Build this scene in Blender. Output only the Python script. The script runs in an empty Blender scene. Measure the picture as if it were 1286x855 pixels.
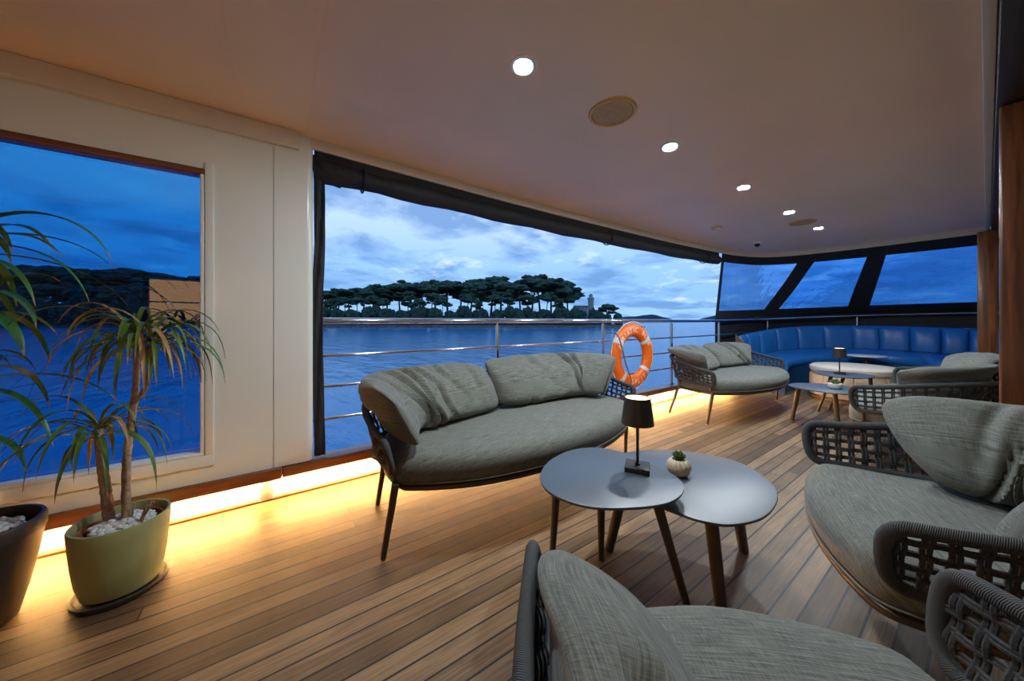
import bpy, bmesh, math, random
from mathutils import Vector, Matrix, noise
PI = math.pi
sc = bpy.context.scene
COL = sc.collection
R0 = random.Random(7)

# ------------------------------------------------------------------ camera
F_PX, CXP, CYP = 419.0, 643.0, 403.0
TH = math.atan2(1240 - 643, F_PX)
cam_d = bpy.data.cameras.new('camera')
cam_d.sensor_width = 36.0
cam_d.lens = F_PX / 1286 * 36.0
cam_d.shift_y = -(427.5 - CYP) / 1286
cam_d.clip_start = 0.02
cam_d.clip_end = 9000
cam = bpy.data.objects.new('camera', cam_d)
COL.objects.link(cam)
cam.location = (0, 0, 1.0)
cam.rotation_euler = (PI / 2, 0, TH)
sc.camera = cam
FV = Vector((-math.sin(TH), math.cos(TH), 0))
RV = Vector((math.cos(TH), math.sin(TH), 0))
sc.view_settings.view_transform = 'Standard'
sc.view_settings.look = 'None'
sc.view_settings.gamma = 1.0
sc.view_settings.exposure = 0.40
sc.view_settings.use_curve_mapping = False


def far(u, depth, z=0.0):
    """ground position of a far thing seen in direction u at a given depth"""
    p = FV * depth + RV * ((u - CXP) / F_PX * depth)
    return Vector((p.x, p.y, z))


# ------------------------------------------------------------------ objects
def tag(o, label=None, cat=None, group=None, kind=None):
    if label: o['label'] = label
    if cat: o['category'] = cat
    if group: o['group'] = group
    if kind: o['kind'] = kind
    return o


def empty(name, loc=(0, 0, 0), rz=0.0, label=None, cat=None, group=None):
    o = bpy.data.objects.new(name, None)
    o.empty_display_size = 0.1
    COL.objects.link(o)
    o.location = loc
    o.rotation_euler = (0, 0, rz)
    return tag(o, label, cat, group)


def copy_tree(o, parent=None):
    c = o.copy()
    COL.objects.link(c)
    if parent is not None:
        c.parent = parent
    for ch in list(o.children):
        copy_tree(ch, c)
    return c


class MB:
    def __init__(s):
        s.v, s.f, s.uv, s.mi = [], [], {}, {}

    def add(s, vs, fs, uvs=None, m=0):
        b = len(s.v)
        s.v.extend([tuple(v) for v in vs])
        for k, f in enumerate(fs):
            if m: s.mi[len(s.f)] = m
            s.f.append(tuple(b + i for i in f))
        if uvs:
            for i, u in enumerate(uvs):
                s.uv[b + i] = u
        return s

    def box(s, lo, hi, bev=0.0, m=0):
        x0, y0, z0 = lo; x1, y1, z1 = hi
        if bev <= 0:
            v = [(x0,y0,z0),(x1,y0,z0),(x1,y1,z0),(x0,y1,z0),(x0,y0,z1),(x1,y0,z1),(x1,y1,z1),(x0,y1,z1)]
            f = [(0,3,2,1),(4,5,6,7),(0,1,5,4),(1,2,6,5),(2,3,7,6),(3,0,4,7)]
            return s.add(v, f, m=m)
        bm = bmesh.new()
        bmesh.ops.create_cube(bm, size=1.0)
        for q in bm.verts:
            q.co = Vector(((x0+x1)/2 + q.co.x*(x1-x0), (y0+y1)/2 + q.co.y*(y1-y0), (z0+z1)/2 + q.co.z*(z1-z0)))
        bmesh.ops.bevel(bm, geom=list(bm.edges), offset=bev, segments=3, affect='EDGES', profile=0.5)
        bm.verts.index_update()
        s.add([q.co[:] for q in bm.verts], [[q.index for q in f.verts] for f in bm.faces], m=m)
        bm.free()
        return s

    def tube(s, path, r, n=8, closed=False, cap=True, m=0, up=None, ry=None):
        """sweep a circle (or ellipse r x ry) along a path; r may be a list"""
        P = [Vector(p) for p in path]
        N = len(P)
        rr = r if isinstance(r, (list, tuple)) else [r] * N
        vs, fs = [], []
        prev = None
        for i in range(N):
            if closed:
                t = P[(i+1) % N] - P[i-1]
            else:
                t = P[min(i+1, N-1)] - P[max(i-1, 0)]
            if t.length < 1e-9: t = Vector((0, 0, 1))
            t.normalize()
            if up is not None:
                a = Vector(up)
                a = a - t * a.dot(t)
                if a.length < 1e-4: a = Vector((1, 0, 0)) - t * t.x
            elif prev is None:
                a = Vector((0, 0, 1)) if abs(t.z) < 0.9 else Vector((1, 0, 0))
                a = a - t * a.dot(t)
            else:
                a = prev - t * prev.dot(t)
            a.normalize()
            prev = a
            b = t.cross(a)
            for k in range(n):
                an = 2 * PI * k / n
                vs.append(P[i] + a * (rr[i] * math.cos(an)) + b * ((ry if ry else rr[i]) * math.sin(an)))
        for i in range(N if closed else N - 1):
            for k in range(n):
                i2 = (i + 1) % N
                fs.append((i*n+k, i*n+(k+1) % n, i2*n+(k+1) % n, i2*n+k))
        if cap and not closed:
            fs.append(tuple(range(n-1, -1, -1)))
            fs.append(tuple((N-1)*n + k for k in range(n)))
        return s.add(vs, fs, m=m)

    def lathe(s, prof, c=(0, 0, 0), n=40, m=0, twist=None):
        vs, fs = [], []
        for (r, z) in prof:
            for k in range(n):
                a = 2 * PI * k / n
                q = r if twist is None else r * twist(a, z)
                vs.append((c[0] + q * math.cos(a), c[1] + q * math.sin(a), c[2] + z))
        for i in range(len(prof) - 1):
            for k in range(n):
                fs.append((i*n+k, i*n+(k+1) % n, (i+1)*n+(k+1) % n, (i+1)*n+k))
        if prof[0][0] > 1e-6: fs.append(tuple(range(n-1, -1, -1)))
        if prof[-1][0] > 1e-6: fs.append(tuple((len(prof)-1)*n + k for k in range(n)))
        return s.add(vs, fs, m=m)

    def prism(s, outline, prof, m=0, dome=0.0, crown=None):
        """stack offset copies of a closed outline: prof = [(inset, z), ...]"""
        n = len(outline)
        nor = normals2(outline)
        vs, fs, uv = [], [], []
        for (ins, z) in prof:
            for i in range(n):
                vs.append((outline[i][0] - nor[i][0]*ins, outline[i][1] - nor[i][1]*ins, z))
        for j in range(len(prof) - 1):
            for i in range(n):
                fs.append((j*n+i, j*n+(i+1) % n, (j+1)*n+(i+1) % n, (j+1)*n+i))
        fs.append(tuple(range(n-1, -1, -1)))
        if crown is None:
            fs.append(tuple((len(prof)-1)*n + i for i in range(n)))
        else:
            cx = sum(p[0] for p in outline)/n; cy = sum(p[1] for p in outline)/n
            last = len(prof) - 1
            base = [vs[last*n+i] for i in range(n)]
            steps = 8
            for q in range(1, steps):
                k = 1 - q/steps
                for i in range(n):
                    x = cx + (base[i][0]-cx)*k; y = cy + (base[i][1]-cy)*k
                    vs.append((x, y, base[i][2] + crown*(1-k**2.2)))
            for q in range(steps-1):
                a = (last+q)*n; b = (last+q+1)*n
                for i in range(n):
                    fs.append((a+i, a+(i+1) % n, b+(i+1) % n, b+i))
            vs.append((cx, cy, base[0][2] + crown))
            a = (last+steps-1)*n
            for i in range(n):
                fs.append((a+i, a+(i+1) % n, len(vs)-1))
        uv = [(v[0] + v[2]*0.3, v[1] + v[2]) for v in vs]
        return s.add(vs, fs, uv, m=m)

    def grid(s, fn, nu, nv, m=0, closed_u=False):
        vs, fs, uv = [], [], []
        for j in range(nv + 1):
            for i in range(nu + 1):
                vs.append(fn(i/nu, j/nv)); uv.append((i/nu, j/nv))
        for j in range(nv):
            for i in range(nu):
                a = j*(nu+1)+i
                fs.append((a, a+1, a+nu+2, a+nu+1))
        return s.add(vs, fs, uv, m=m)

    def slab(s, fn, nu, nv, th, m=0):
        """a sheet with thickness: fn(u,v)->Vector, thickness along the local normal"""
        pts = [[Vector(fn(i/nu, j/nv)) for i in range(nu+1)] for j in range(nv+1)]
        W = nu + 1
        front, back = [], []
        for j in range(nv+1):
            for i in range(nu+1):
                du = pts[j][min(i+1, nu)] - pts[j][max(i-1, 0)]
                dv = pts[min(j+1, nv)][i] - pts[max(j-1, 0)][i]
                nrm = du.cross(dv)
                if nrm.length > 1e-12: nrm.normalize()
                front.append(pts[j][i] + nrm*th/2); back.append(pts[j][i] - nrm*th/2)
        n = len(front)
        fs = []
        for j in range(nv):
            for i in range(nu):
                a = j*W+i
                fs.append((a, a+1, a+W+1, a+W))
                fs.append((n+a, n+a+W, n+a+W+1, n+a+1))
        edge = [i for i in range(nu)] + [j*W+nu for j in range(nv)] + [nv*W+i for i in range(nu, 0, -1)] + [j*W for j in range(nv, 0, -1)]
        for k in range(len(edge)):
            a, b = edge[k], edge[(k+1) % len(edge)]
            fs.append((a, n+a, n+b, b))
        return s.add(front + back, fs, m=m)

    def build(s, name, mats, parent=None, smooth=40, loc=None, recalc=True):
        me = bpy.data.meshes.new(name)
        me.from_pydata(s.v, [], s.f)
        if not isinstance(mats, (list, tuple)): mats = [mats]
        for q in mats: me.materials.append(q)
        if s.uv:
            L = me.uv_layers.new(name='UVMap')
            for lp in me.loops:
                L.data[lp.index].uv = s.uv.get(lp.vertex_index, (0, 0))
        for fi, k in s.mi.items():
            me.polygons[fi].material_index = k
        if recalc:
            bm = bmesh.new(); bm.from_mesh(me)
            bmesh.ops.recalc_face_normals(bm, faces=bm.faces)
            bm.to_mesh(me); bm.free()
        if smooth:
            for p in me.polygons: p.use_smooth = True
            try:
                me.set_sharp_from_angle(angle=math.radians(smooth))
            except Exception:
                pass
        me.update()
        o = bpy.data.objects.new(name, me)
        COL.objects.link(o)
        if parent is not None: o.parent = parent
        if loc is not None: o.location = loc
        return o


def normals2(pts):
    n = len(pts)
    A = sum(pts[i][0]*pts[(i+1) % n][1] - pts[(i+1) % n][0]*pts[i][1] for i in range(n))
    sg = 1 if A > 0 else -1
    out = []
    for i in range(n):
        tx = pts[(i+1) % n][0] - pts[i-1][0]; ty = pts[(i+1) % n][1] - pts[i-1][1]
        l = math.hypot(tx, ty) or 1
        out.append((ty/l*sg, -tx/l*sg))
    return out


def catmull(pts, per=8, closed=True):
    P = [Vector(p) for p in pts]
    n = len(P); out = []
    rng = range(n) if closed else range(n-1)
    for i in rng:
        if closed:
            a, b, c, d = P[i-1], P[i], P[(i+1) % n], P[(i+2) % n]
        else:
            a, b, c, d = P[max(i-1, 0)], P[i], P[i+1], P[min(i+2, n-1)]
        for k in range(per):
            t = k/per
            out.append(0.5*((2*b) + (c-a)*t + (2*a-5*b+4*c-d)*t*t + (3*b-a-3*c+d)*t**3))
    if not closed: out.append(P[-1])
    return out


def smoothstep(x):
    x = max(0.0, min(1.0, x))
    return x*x*(3-2*x)


def lerp(a, b, t): return a + (b-a)*t


# ------------------------------------------------------------------ materials
def new_mat(name):
    m = bpy.data.materials.new(name)
    m.use_nodes = True
    nt = m.node_tree
    b = nt.nodes['Principled BSDF']
    return m, nt, b


def N(nt, t, **kw):
    n = nt.nodes.new(t)
    for k, v in kw.items():
        if k in n.inputs.keys() if hasattr(n.inputs, 'keys') else False:
            n.inputs[k].default_value = v
        else:
            setattr(n, k, v)
    return n


def simple(name, col, rough=0.5, metal=0.0, spec=0.5, var=0.06, scale=12.0, bump=0.0, bscale=80.0, coat=0.0):
    m, nt, b = new_mat(name)
    tc = N(nt, 'ShaderNodeTexCoord')
    nz = N(nt, 'ShaderNodeTexNoise'); nz.inputs['Scale'].default_value = scale; nz.inputs['Detail'].default_value = 4
    nt.links.new(tc.outputs['Object'], nz.inputs['Vector'])
    rp = N(nt, 'ShaderNodeValToRGB')
    c0 = [max(0, c*(1-var)) for c in col]; c1 = [min(1, c*(1+var)) for c in col]
    rp.color_ramp.elements[0].position = 0.3; rp.color_ramp.elements[0].color = (*c0, 1)
    rp.color_ramp.elements[1].position = 0.7; rp.color_ramp.elements[1].color = (*c1, 1)
    nt.links.new(nz.outputs['Fac'], rp.inputs['Fac'])
    nt.links.new(rp.outputs['Color'], b.inputs['Base Color'])
    b.inputs['Roughness'].default_value = rough
    b.inputs['Metallic'].default_value = metal
    b.inputs['Specular IOR Level'].default_value = spec
    b.inputs['Coat Weight'].default_value = coat
    if bump:
        n2 = N(nt, 'ShaderNodeTexNoise'); n2.inputs['Scale'].default_value = bscale; n2.inputs['Detail'].default_value = 3
        nt.links.new(tc.outputs['Object'], n2.inputs['Vector'])
        bp = N(nt, 'ShaderNodeBump'); bp.inputs['Strength'].default_value = bump; bp.inputs['Distance'].default_value = 0.01
        nt.links.new(n2.outputs['Fac'], bp.inputs['Height'])
        nt.links.new(bp.outputs['Normal'], b.inputs['Normal'])
    return m


def emit(name, col, s):
    m = bpy.data.materials.new(name); m.use_nodes = True
    nt = m.node_tree; nt.nodes.clear()
    o = N(nt, 'ShaderNodeOutputMaterial'); e = N(nt, 'ShaderNodeEmission')
    e.inputs['Color'].default_value = (*col, 1); e.inputs['Strength'].default_value = s
    nt.links.new(e.outputs[0], o.inputs[0])
    return m


def fabric(name, ca, cb, scale=1.0, coord='UV', rough=0.9):
    """heathered linen: fine slubby lines along one direction with crossing threads"""
    m, nt, b = new_mat(name)
    tc = N(nt, 'ShaderNodeTexCoord')
    src = tc.outputs[coord]
    mp = N(nt, 'ShaderNodeMapping'); mp.inputs['Scale'].default_value = (12*scale, 330*scale, 40*scale)
    nt.links.new(src, mp.inputs['Vector'])
    n1 = N(nt, 'ShaderNodeTexNoise'); n1.inputs['Scale'].default_value = 1.0; n1.inputs['Detail'].default_value = 2
    nt.links.new(mp.outputs[0], n1.inputs['Vector'])
    mp2 = N(nt, 'ShaderNodeMapping'); mp2.inputs['Scale'].default_value = (360*scale, 40*scale, 60*scale)
    nt.links.new(src, mp2.inputs['Vector'])
    n2 = N(nt, 'ShaderNodeTexNoise'); n2.inputs['Scale'].default_value = 1.0; n2.inputs['Detail'].default_value = 1
    nt.links.new(mp2.outputs[0], n2.inputs['Vector'])
    mx = N(nt, 'ShaderNodeMix'); mx.data_type = 'FLOAT'; mx.inputs[0].default_value = 0.35
    nt.links.new(n1.outputs['Fac'], mx.inputs[2]); nt.links.new(n2.outputs['Fac'], mx.inputs[3])
    rp = N(nt, 'ShaderNodeValToRGB')
    rp.color_ramp.elements[0].position = 0.36; rp.color_ramp.elements[0].color = (*ca, 1)
    rp.color_ramp.elements[1].position = 0.66; rp.color_ramp.elements[1].color = (*cb, 1)
    nt.links.new(mx.outputs[0], rp.inputs['Fac'])
    nt.links.new(rp.outputs['Color'], b.inputs['Base Color'])
    b.inputs['Roughness'].default_value = rough
    b.inputs['Specular IOR Level'].default_value = 0.2
    b.inputs['Sheen Weight'].default_value = 0.15
    bp = N(nt, 'ShaderNodeBump'); bp.inputs['Strength'].default_value = 0.35; bp.inputs['Distance'].default_value = 0.002
    nt.links.new(mx.outputs[0], bp.inputs['Height'])
    nt.links.new(bp.outputs['Normal'], b.inputs['Normal'])
    return m


def wood(name, c0, c1, rough=0.35, axis='Z', scale=1.0, coat=0.0):
    m, nt, b = new_mat(name)
    tc = N(nt, 'ShaderNodeTexCoord')
    mp = N(nt, 'ShaderNodeMapping')
    s = {'X': (2, 40, 40), 'Y': (40, 2, 40), 'Z': (40, 40, 2)}[axis]
    mp.inputs['Scale'].default_value = tuple(q*scale for q in s)
    nt.links.new(tc.outputs['Object'], mp.inputs['Vector'])
    nz = N(nt, 'ShaderNodeTexNoise'); nz.inputs['Scale'].default_value = 1.0; nz.inputs['Detail'].default_value = 6; nz.inputs['Distortion'].default_value = 0.6
    nt.links.new(mp.outputs[0], nz.inputs['Vector'])
    rp = N(nt, 'ShaderNodeValToRGB')
    rp.color_ramp.elements[0].position = 0.32; rp.color_ramp.elements[0].color = (*c0, 1)
    rp.color_ramp.elements[1].position = 0.68; rp.color_ramp.elements[1].color = (*c1, 1)
    nt.links.new(nz.outputs['Fac'], rp.inputs['Fac'])
    nt.links.new(rp.outputs['Color'], b.inputs['Base Color'])
    b.inputs['Roughness'].default_value = rough
    b.inputs['Coat Weight'].default_value = coat
    b.inputs['Coat Roughness'].default_value = 0.15
    bp = N(nt, 'ShaderNodeBump'); bp.inputs['Strength'].default_value = 0.15; bp.inputs['Distance'].default_value = 0.004
    nt.links.new(nz.outputs['Fac'], bp.inputs['Height']); nt.links.new(bp.outputs['Normal'], b.inputs['Normal'])
    return m


def math_node(nt, op, a, b=None, c=None):
    n = N(nt, 'ShaderNodeMath'); n.operation = op
    for i, q in enumerate((a, b, c)):
        if q is None: continue
        if isinstance(q, (int, float)): n.inputs[i].default_value = q
        else: nt.links.new(q, n.inputs[i])
    return n.outputs[0]


def deck_mat():
    """laid teak deck: narrow planks running fore and aft, dark caulked seams, staggered butt joints"""
    m, nt, b = new_mat('teak_deck')
    PW = 0.0665
    tc = N(nt, 'ShaderNodeTexCoord')
    sx = N(nt, 'ShaderNodeSeparateXYZ'); nt.links.new(tc.outputs['Object'], sx.inputs[0])
    X, Y = sx.outputs['X'], sx.outputs['Y']
    xs = math_node(nt, 'DIVIDE', math_node(nt, 'ADD', X, 1.363 + 3*PW*30), PW)
    idx = math_node(nt, 'FLOOR', xs)
    fr = math_node(nt, 'FRACT', xs)
    d = math_node(nt, 'ABSOLUTE', math_node(nt, 'SUBTRACT', fr, 0.5))
    seam = math_node(nt, 'GREATER_THAN', d, 0.5 - 0.052)
    w1 = N(nt, 'ShaderNodeTexWhiteNoise'); w1.noise_dimensions = '1D'; nt.links.new(idx, w1.inputs['W'])
    ys = math_node(nt, 'DIVIDE', math_node(nt, 'ADD', Y, math_node(nt, 'MULTIPLY', w1.outputs['Value'], 11.0)), 3.7)
    yi = math_node(nt, 'FLOOR', ys)
    yf = math_node(nt, 'FRACT', ys)
    jd = math_node(nt, 'ABSOLUTE', math_node(nt, 'SUBTRACT', yf, 0.5))
    joint = math_node(nt, 'GREATER_THAN', jd, 0.5 - 0.0007)
    line = math_node(nt, 'MAXIMUM', seam, joint)
    # one tone per board
    cb = N(nt, 'ShaderNodeCombineXYZ'); nt.links.new(idx, cb.inputs[0]); nt.links.new(yi, cb.inputs[1])
    w2 = N(nt, 'ShaderNodeTexWhiteNoise'); w2.noise_dimensions = '2D'; nt.links.new(cb.outputs[0], w2.inputs['Vector'])
    # grain
    gv = N(nt, 'ShaderNodeCombineXYZ')
    nt.links.new(math_node(nt, 'MULTIPLY', X, 140.0), gv.inputs[0])
    nt.links.new(math_node(nt, 'MULTIPLY', Y, 5.0), gv.inputs[1])
    nt.links.new(math_node(nt, 'MULTIPLY', w2.outputs['Value'], 50.0), gv.inputs[2])
    g = N(nt, 'ShaderNodeTexNoise'); g.inputs['Scale'].default_value = 1; g.inputs['Detail'].default_value = 5; g.inputs['Distortion'].default_value = 0.8
    nt.links.new(gv.outputs[0], g.inputs['Vector'])
    g2 = N(nt, 'ShaderNodeTexNoise'); g2.inputs['Scale'].default_value = 5.0; g2.inputs['Detail'].default_value = 5
    nt.links.new(tc.outputs['Object'], g2.inputs['Vector'])
    tone = math_node(nt, 'ADD', math_node(nt, 'MULTIPLY', w2.outputs['Value'], 0.34), math_node(nt, 'ADD', math_node(nt, 'MULTIPLY', g.outputs['Fac'], 0.62), math_node(nt, 'MULTIPLY', g2.outputs['Fac'], 0.30)))
    rp = N(nt, 'ShaderNodeValToRGB')
    rp.color_ramp.elements[0].position = 0.34; rp.color_ramp.elements[0].color = (0.050, 0.032, 0.018, 1)
    rp.color_ramp.elements[1].position = 0.90; rp.color_ramp.elements[1].color = (0.31, 0.212, 0.122, 1)
    e = rp.color_ramp.elements.new(0.62); e.color = (0.142, 0.092, 0.049, 1)
    nt.links.new(tone, rp.inputs['Fac'])
    mx = N(nt, 'ShaderNodeMix'); mx.data_type = 'RGBA'
    nt.links.new(line, mx.inputs[0]); nt.links.new(rp.outputs['Color'], mx.inputs[6])
    mx.inputs[7].default_value = (0.012, 0.012, 0.014, 1)
    nt.links.new(mx.outputs[2], b.inputs['Base Color'])
    rr = math_node(nt, 'ADD', math_node(nt, 'MULTIPLY', g.outputs['Fac'], 0.25), 0.36)
    nt.links.new(rr, b.inputs['Roughness'])
    b.inputs['Specular IOR Level'].default_value = 0.4
    hh = math_node(nt, 'SUBTRACT', math_node(nt, 'MULTIPLY', g.outputs['Fac'], 0.35), math_node(nt, 'MULTIPLY', line, 1.0))
    bp = N(nt, 'ShaderNodeBump'); bp.inputs['Strength'].default_value = 0.35; bp.inputs['Distance'].default_value = 0.002
    nt.links.new(hh, bp.inputs['Height']); nt.links.new(bp.outputs['Normal'], b.inputs['Normal'])
    return m


def rope_mat(name, col, coil=900.0):
    m, nt, b = new_mat(name)
    tc = N(nt, 'ShaderNodeTexCoord')
    nz = N(nt, 'ShaderNodeTexNoise'); nz.inputs['Scale'].default_value = 260; nz.inputs['Detail'].default_value = 2
    nt.links.new(tc.outputs['Object'], nz.inputs['Vector'])
    rp = N(nt, 'ShaderNodeValToRGB')
    rp.color_ramp.elements[0].position = 0.3; rp.color_ramp.elements[0].color = (*[c*0.55 for c in col], 1)
    rp.color_ramp.elements[1].position = 0.7; rp.color_ramp.elements[1].color = (*[c*1.4 for c in col], 1)
    nt.links.new(nz.outputs['Fac'], rp.inputs['Fac']); nt.links.new(rp.outputs['Color'], b.inputs['Base Color'])
    b.inputs['Roughness'].default_value = 0.75
    bp = N(nt, 'ShaderNodeBump'); bp.inputs['Strength'].default_value = 0.5; bp.inputs['Distance'].default_value = 0.002
    nt.links.new(nz.outputs['Fac'], bp.inputs['Height']); nt.links.new(bp.outputs['Normal'], b.inputs['Normal'])
    return m


def wrapped_mat(name, col):
    """rope wound round a tube: UV x runs along the tube"""
    m, nt, b = new_mat(name)
    tc = N(nt, 'ShaderNodeTexCoord')
    sx = N(nt, 'ShaderNodeSeparateXYZ'); nt.links.new(tc.outputs['UV'], sx.inputs[0])
    w = math_node(nt, 'SINE', math_node(nt, 'MULTIPLY', math_node(nt, 'ADD', sx.outputs['X'], math_node(nt, 'MULTIPLY', sx.outputs['Y'], 0.004)), 2*PI/0.0065))
    h = math_node(nt, 'ABSOLUTE', w)
    rp = N(nt, 'ShaderNodeValToRGB')
    rp.color_ramp.elements[0].position = 0.05; rp.color_ramp.elements[0].color = (*[c*0.35 for c in col], 1)
    rp.color_ramp.elements[1].position = 0.6; rp.color_ramp.elements[1].color = (*[c*1.25 for c in col], 1)
    nt.links.new(h, rp.inputs['Fac']); nt.links.new(rp.outputs['Color'], b.inputs['Base Color'])
    b.inputs['Roughness'].default_value = 0.75
    bp = N(nt, 'ShaderNodeBump'); bp.inputs['Strength'].default_value = 0.6; bp.inputs['Distance'].default_value = 0.003
    nt.links.new(h, bp.inputs['Height']); nt.links.new(bp.outputs['Normal'], b.inputs['Normal'])
    return m


def pane_mat(name, tint, refl=0.08, rough=0.0, wrinkle=0.0):
    m = bpy.data.materials.new(name); m.use_nodes = True
    nt = m.node_tree; nt.nodes.clear()
    o = N(nt, 'ShaderNodeOutputMaterial')
    t = N(nt, 'ShaderNodeBsdfTransparent'); t.inputs['Color'].default_value = (*tint, 1)
    g = N(nt, 'ShaderNodeBsdfGlossy'); g.inputs['Color'].default_value = (1, 1, 1, 1); g.inputs['Roughness'].default_value = rough
    fr = N(nt, 'ShaderNodeFresnel'); fr.inputs['IOR'].default_value = 1.4
    f2 = math_node(nt, 'MULTIPLY', fr.outputs[0], refl/0.04)
    mx = N(nt, 'ShaderNodeMixShader')
    nt.links.new(f2, mx.inputs[0]); nt.links.new(t.outputs[0], mx.inputs[1]); nt.links.new(g.outputs[0], mx.inputs[2])
    if wrinkle:
        tc = N(nt, 'ShaderNodeTexCoord')
        mp = N(nt, 'ShaderNodeMapping'); mp.inputs['Scale'].default_value = (9, 9, 1.2)
        nt.links.new(tc.outputs['Object'], mp.inputs['Vector'])
        nz = N(nt, 'ShaderNodeTexNoise'); nz.inputs['Scale'].default_value = 1.0; nz.inputs['Detail'].default_value = 3
        nt.links.new(mp.outputs[0], nz.inputs['Vector'])
        bp = N(nt, 'ShaderNodeBump'); bp.inputs['Strength'].default_value = wrinkle; bp.inputs['Distance'].default_value = 0.05
        nt.links.new(nz.outputs['Fac'], bp.inputs['Height'])
        nt.links.new(bp.outputs['Normal'], g.inputs['Normal']); nt.links.new(bp.outputs['Normal'], fr.inputs['Normal'])
    nt.links.new(mx.outputs[0], o.inputs[0])
    return m


M = {}
M['deck'] = deck_mat()
M['ceiling'] = simple('ceiling_panel', (0.90, 0.70, 0.50), 0.38, spec=0.35, var=0.04, scale=1.5)
M['wall'] = simple('white_gloss_paint', (0.78, 0.82, 0.76), 0.22, spec=0.5, var=0.02, scale=3)
M['base'] = simple('white_bulwark_paint', (0.82, 0.80, 0.74), 0.4, var=0.03)
M['cream'] = simple('cream_trim', (0.72, 0.66, 0.55), 0.4, var=0.03)
M['cap'] = wood('varnished_cap_wood', (0.10, 0.035, 0.012), (0.26, 0.10, 0.035), 0.3, 'Y', coat=0.3)
M['post'] = wood('varnished_post_wood', (0.06, 0.018, 0.006), (0.19, 0.065, 0.018), 0.33, 'Z', coat=0.4)
M['darkwood'] = wood('dark_beam_wood', (0.012, 0.007, 0.005), (0.03, 0.014, 0.008), 0.4, 'Y')
M['steel'] = simple('polished_stainless_steel', (0.72, 0.73, 0.75), 0.12, metal=1.0, var=0.03)
M['canvas'] = simple('black_canvas', (0.010, 0.011, 0.014), 0.7, var=0.25, scale=30, bump=0.3, bscale=60)
M['linen'] = fabric('grey_linen', (0.074, 0.080, 0.070), (0.215, 0.222, 0.192))
M['piping'] = simple('grey_piping', (0.16, 0.165, 0.14), 0.85, spec=0.2)
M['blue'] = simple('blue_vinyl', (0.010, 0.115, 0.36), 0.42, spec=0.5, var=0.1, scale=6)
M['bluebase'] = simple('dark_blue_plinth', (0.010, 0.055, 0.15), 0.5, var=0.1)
M['rope'] = rope_mat('charcoal_rope', (0.040, 0.042, 0.043))
M['wrap'] = wrapped_mat('charcoal_rope_wrap', (0.048, 0.050, 0.050))
M['bronze'] = simple('bronze_powder_coat', (0.085, 0.062, 0.043), 0.42, metal=0.35, var=0.1)
M['glide'] = simple('pale_foot_glide', (0.55, 0.45, 0.34), 0.5)
M['laminate'] = simple('satin_grey_tabletop', (0.060, 0.085, 0.115), 0.42, spec=1.0, var=0.05, scale=4)
M['blackmetal'] = simple('black_lamp_metal', (0.036, 0.033, 0.031), 0.4, metal=0.2)
M['brass'] = simple('brass_ring', (0.70, 0.44, 0.13), 0.3, metal=0.35)
M['speaker'] = simple('tan_speaker_grille', (0.52, 0.36, 0.15), 0.5, var=0.15, scale=60, bump=0.3, bscale=300)
M['whiteplastic'] = simple('white_plastic', (0.75, 0.74, 0.71), 0.35)
M['lens'] = simple('black_lens', (0.01, 0.01, 0.012), 0.1)
M['orange'] = simple('orange_ring_shell', (0.86, 0.155, 0.010), 0.4, var=0.07, scale=8)
M['tape'] = simple('silver_reflective_tape', (0.66, 0.68, 0.70), 0.35, var=0.05)
M['letter'] = simple('white_letter_paint', (0.85, 0.83, 0.78), 0.5)
M['ringrope'] = simple('pale_grab_rope', (0.78, 0.68, 0.52), 0.8)
M['olive'] = simple('olive_glazed_pot', (0.33, 0.36, 0.155), 0.45, var=0.07, scale=5)
M['darkpot'] = simple('dark_brown_pot', (0.038, 0.024, 0.018), 0.5, var=0.1)
M['saucer'] = simple('dark_saucer', (0.03, 0.027, 0.022), 0.5)
M['terracotta'] = simple('terracotta_liner', (0.36, 0.10, 0.045), 0.8)
M['soil'] = simple('potting_soil', (0.035, 0.025, 0.018), 0.95, bump=0.6)
M['pebble'] = simple('white_pebble', (0.60, 0.62, 0.60), 0.6, var=0.18, scale=30)
M['cane'] = simple('ringed_cane_bark', (0.33, 0.24, 0.15), 0.8, var=0.35, scale=40, bump=0.6)
M['leaf'] = simple('strap_leaf_green', (0.075, 0.145, 0.022), 0.45, var=0.35, scale=9)
M['leaftan'] = simple('dry_leaf_tan', (0.34, 0.19, 0.06), 0.6, var=0.3)
M['leafdark'] = simple('broad_leaf_green', (0.035, 0.135, 0.022), 0.4, var=0.3, scale=7)
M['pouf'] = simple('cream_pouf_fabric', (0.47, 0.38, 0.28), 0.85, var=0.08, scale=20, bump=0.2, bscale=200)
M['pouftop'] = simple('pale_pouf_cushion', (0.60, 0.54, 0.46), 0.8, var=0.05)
M['poufwood'] = wood('pouf_plinth_wood', (0.10, 0.05, 0.025), (0.2, 0.1, 0.05), 0.5, 'X')
M['whitetop'] = simple('white_tabletop', (0.60, 0.62, 0.64), 0.35)
M['ceramic'] = simple('cream_twist_ceramic', (0.66, 0.54, 0.36), 0.45, var=0.06)
M['whitebowl'] = simple('white_bowl', (0.72, 0.71, 0.68), 0.4)
M['succ'] = simple('succulent_green', (0.085, 0.14, 0.035), 0.5, var=0.25, scale=60)
M['lampglow'] = emit('warm_lamp_light', (1.0, 0.68, 0.34), 6.0)
M['downglow'] = emit('cool_downlight', (0.86, 0.96, 1.0), 60.0)
M['led'] = emit('warm_led', (1.0, 0.53, 0.165), 700.0)
M['winpane'] = pane_mat('tinted_window_glass', (0.16, 0.50, 0.74), 0.07)
M['pvc'] = pane_mat('clear_vinyl_window', (0.33, 0.60, 0.88), 0.02, 0.05, 0.15)
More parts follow.
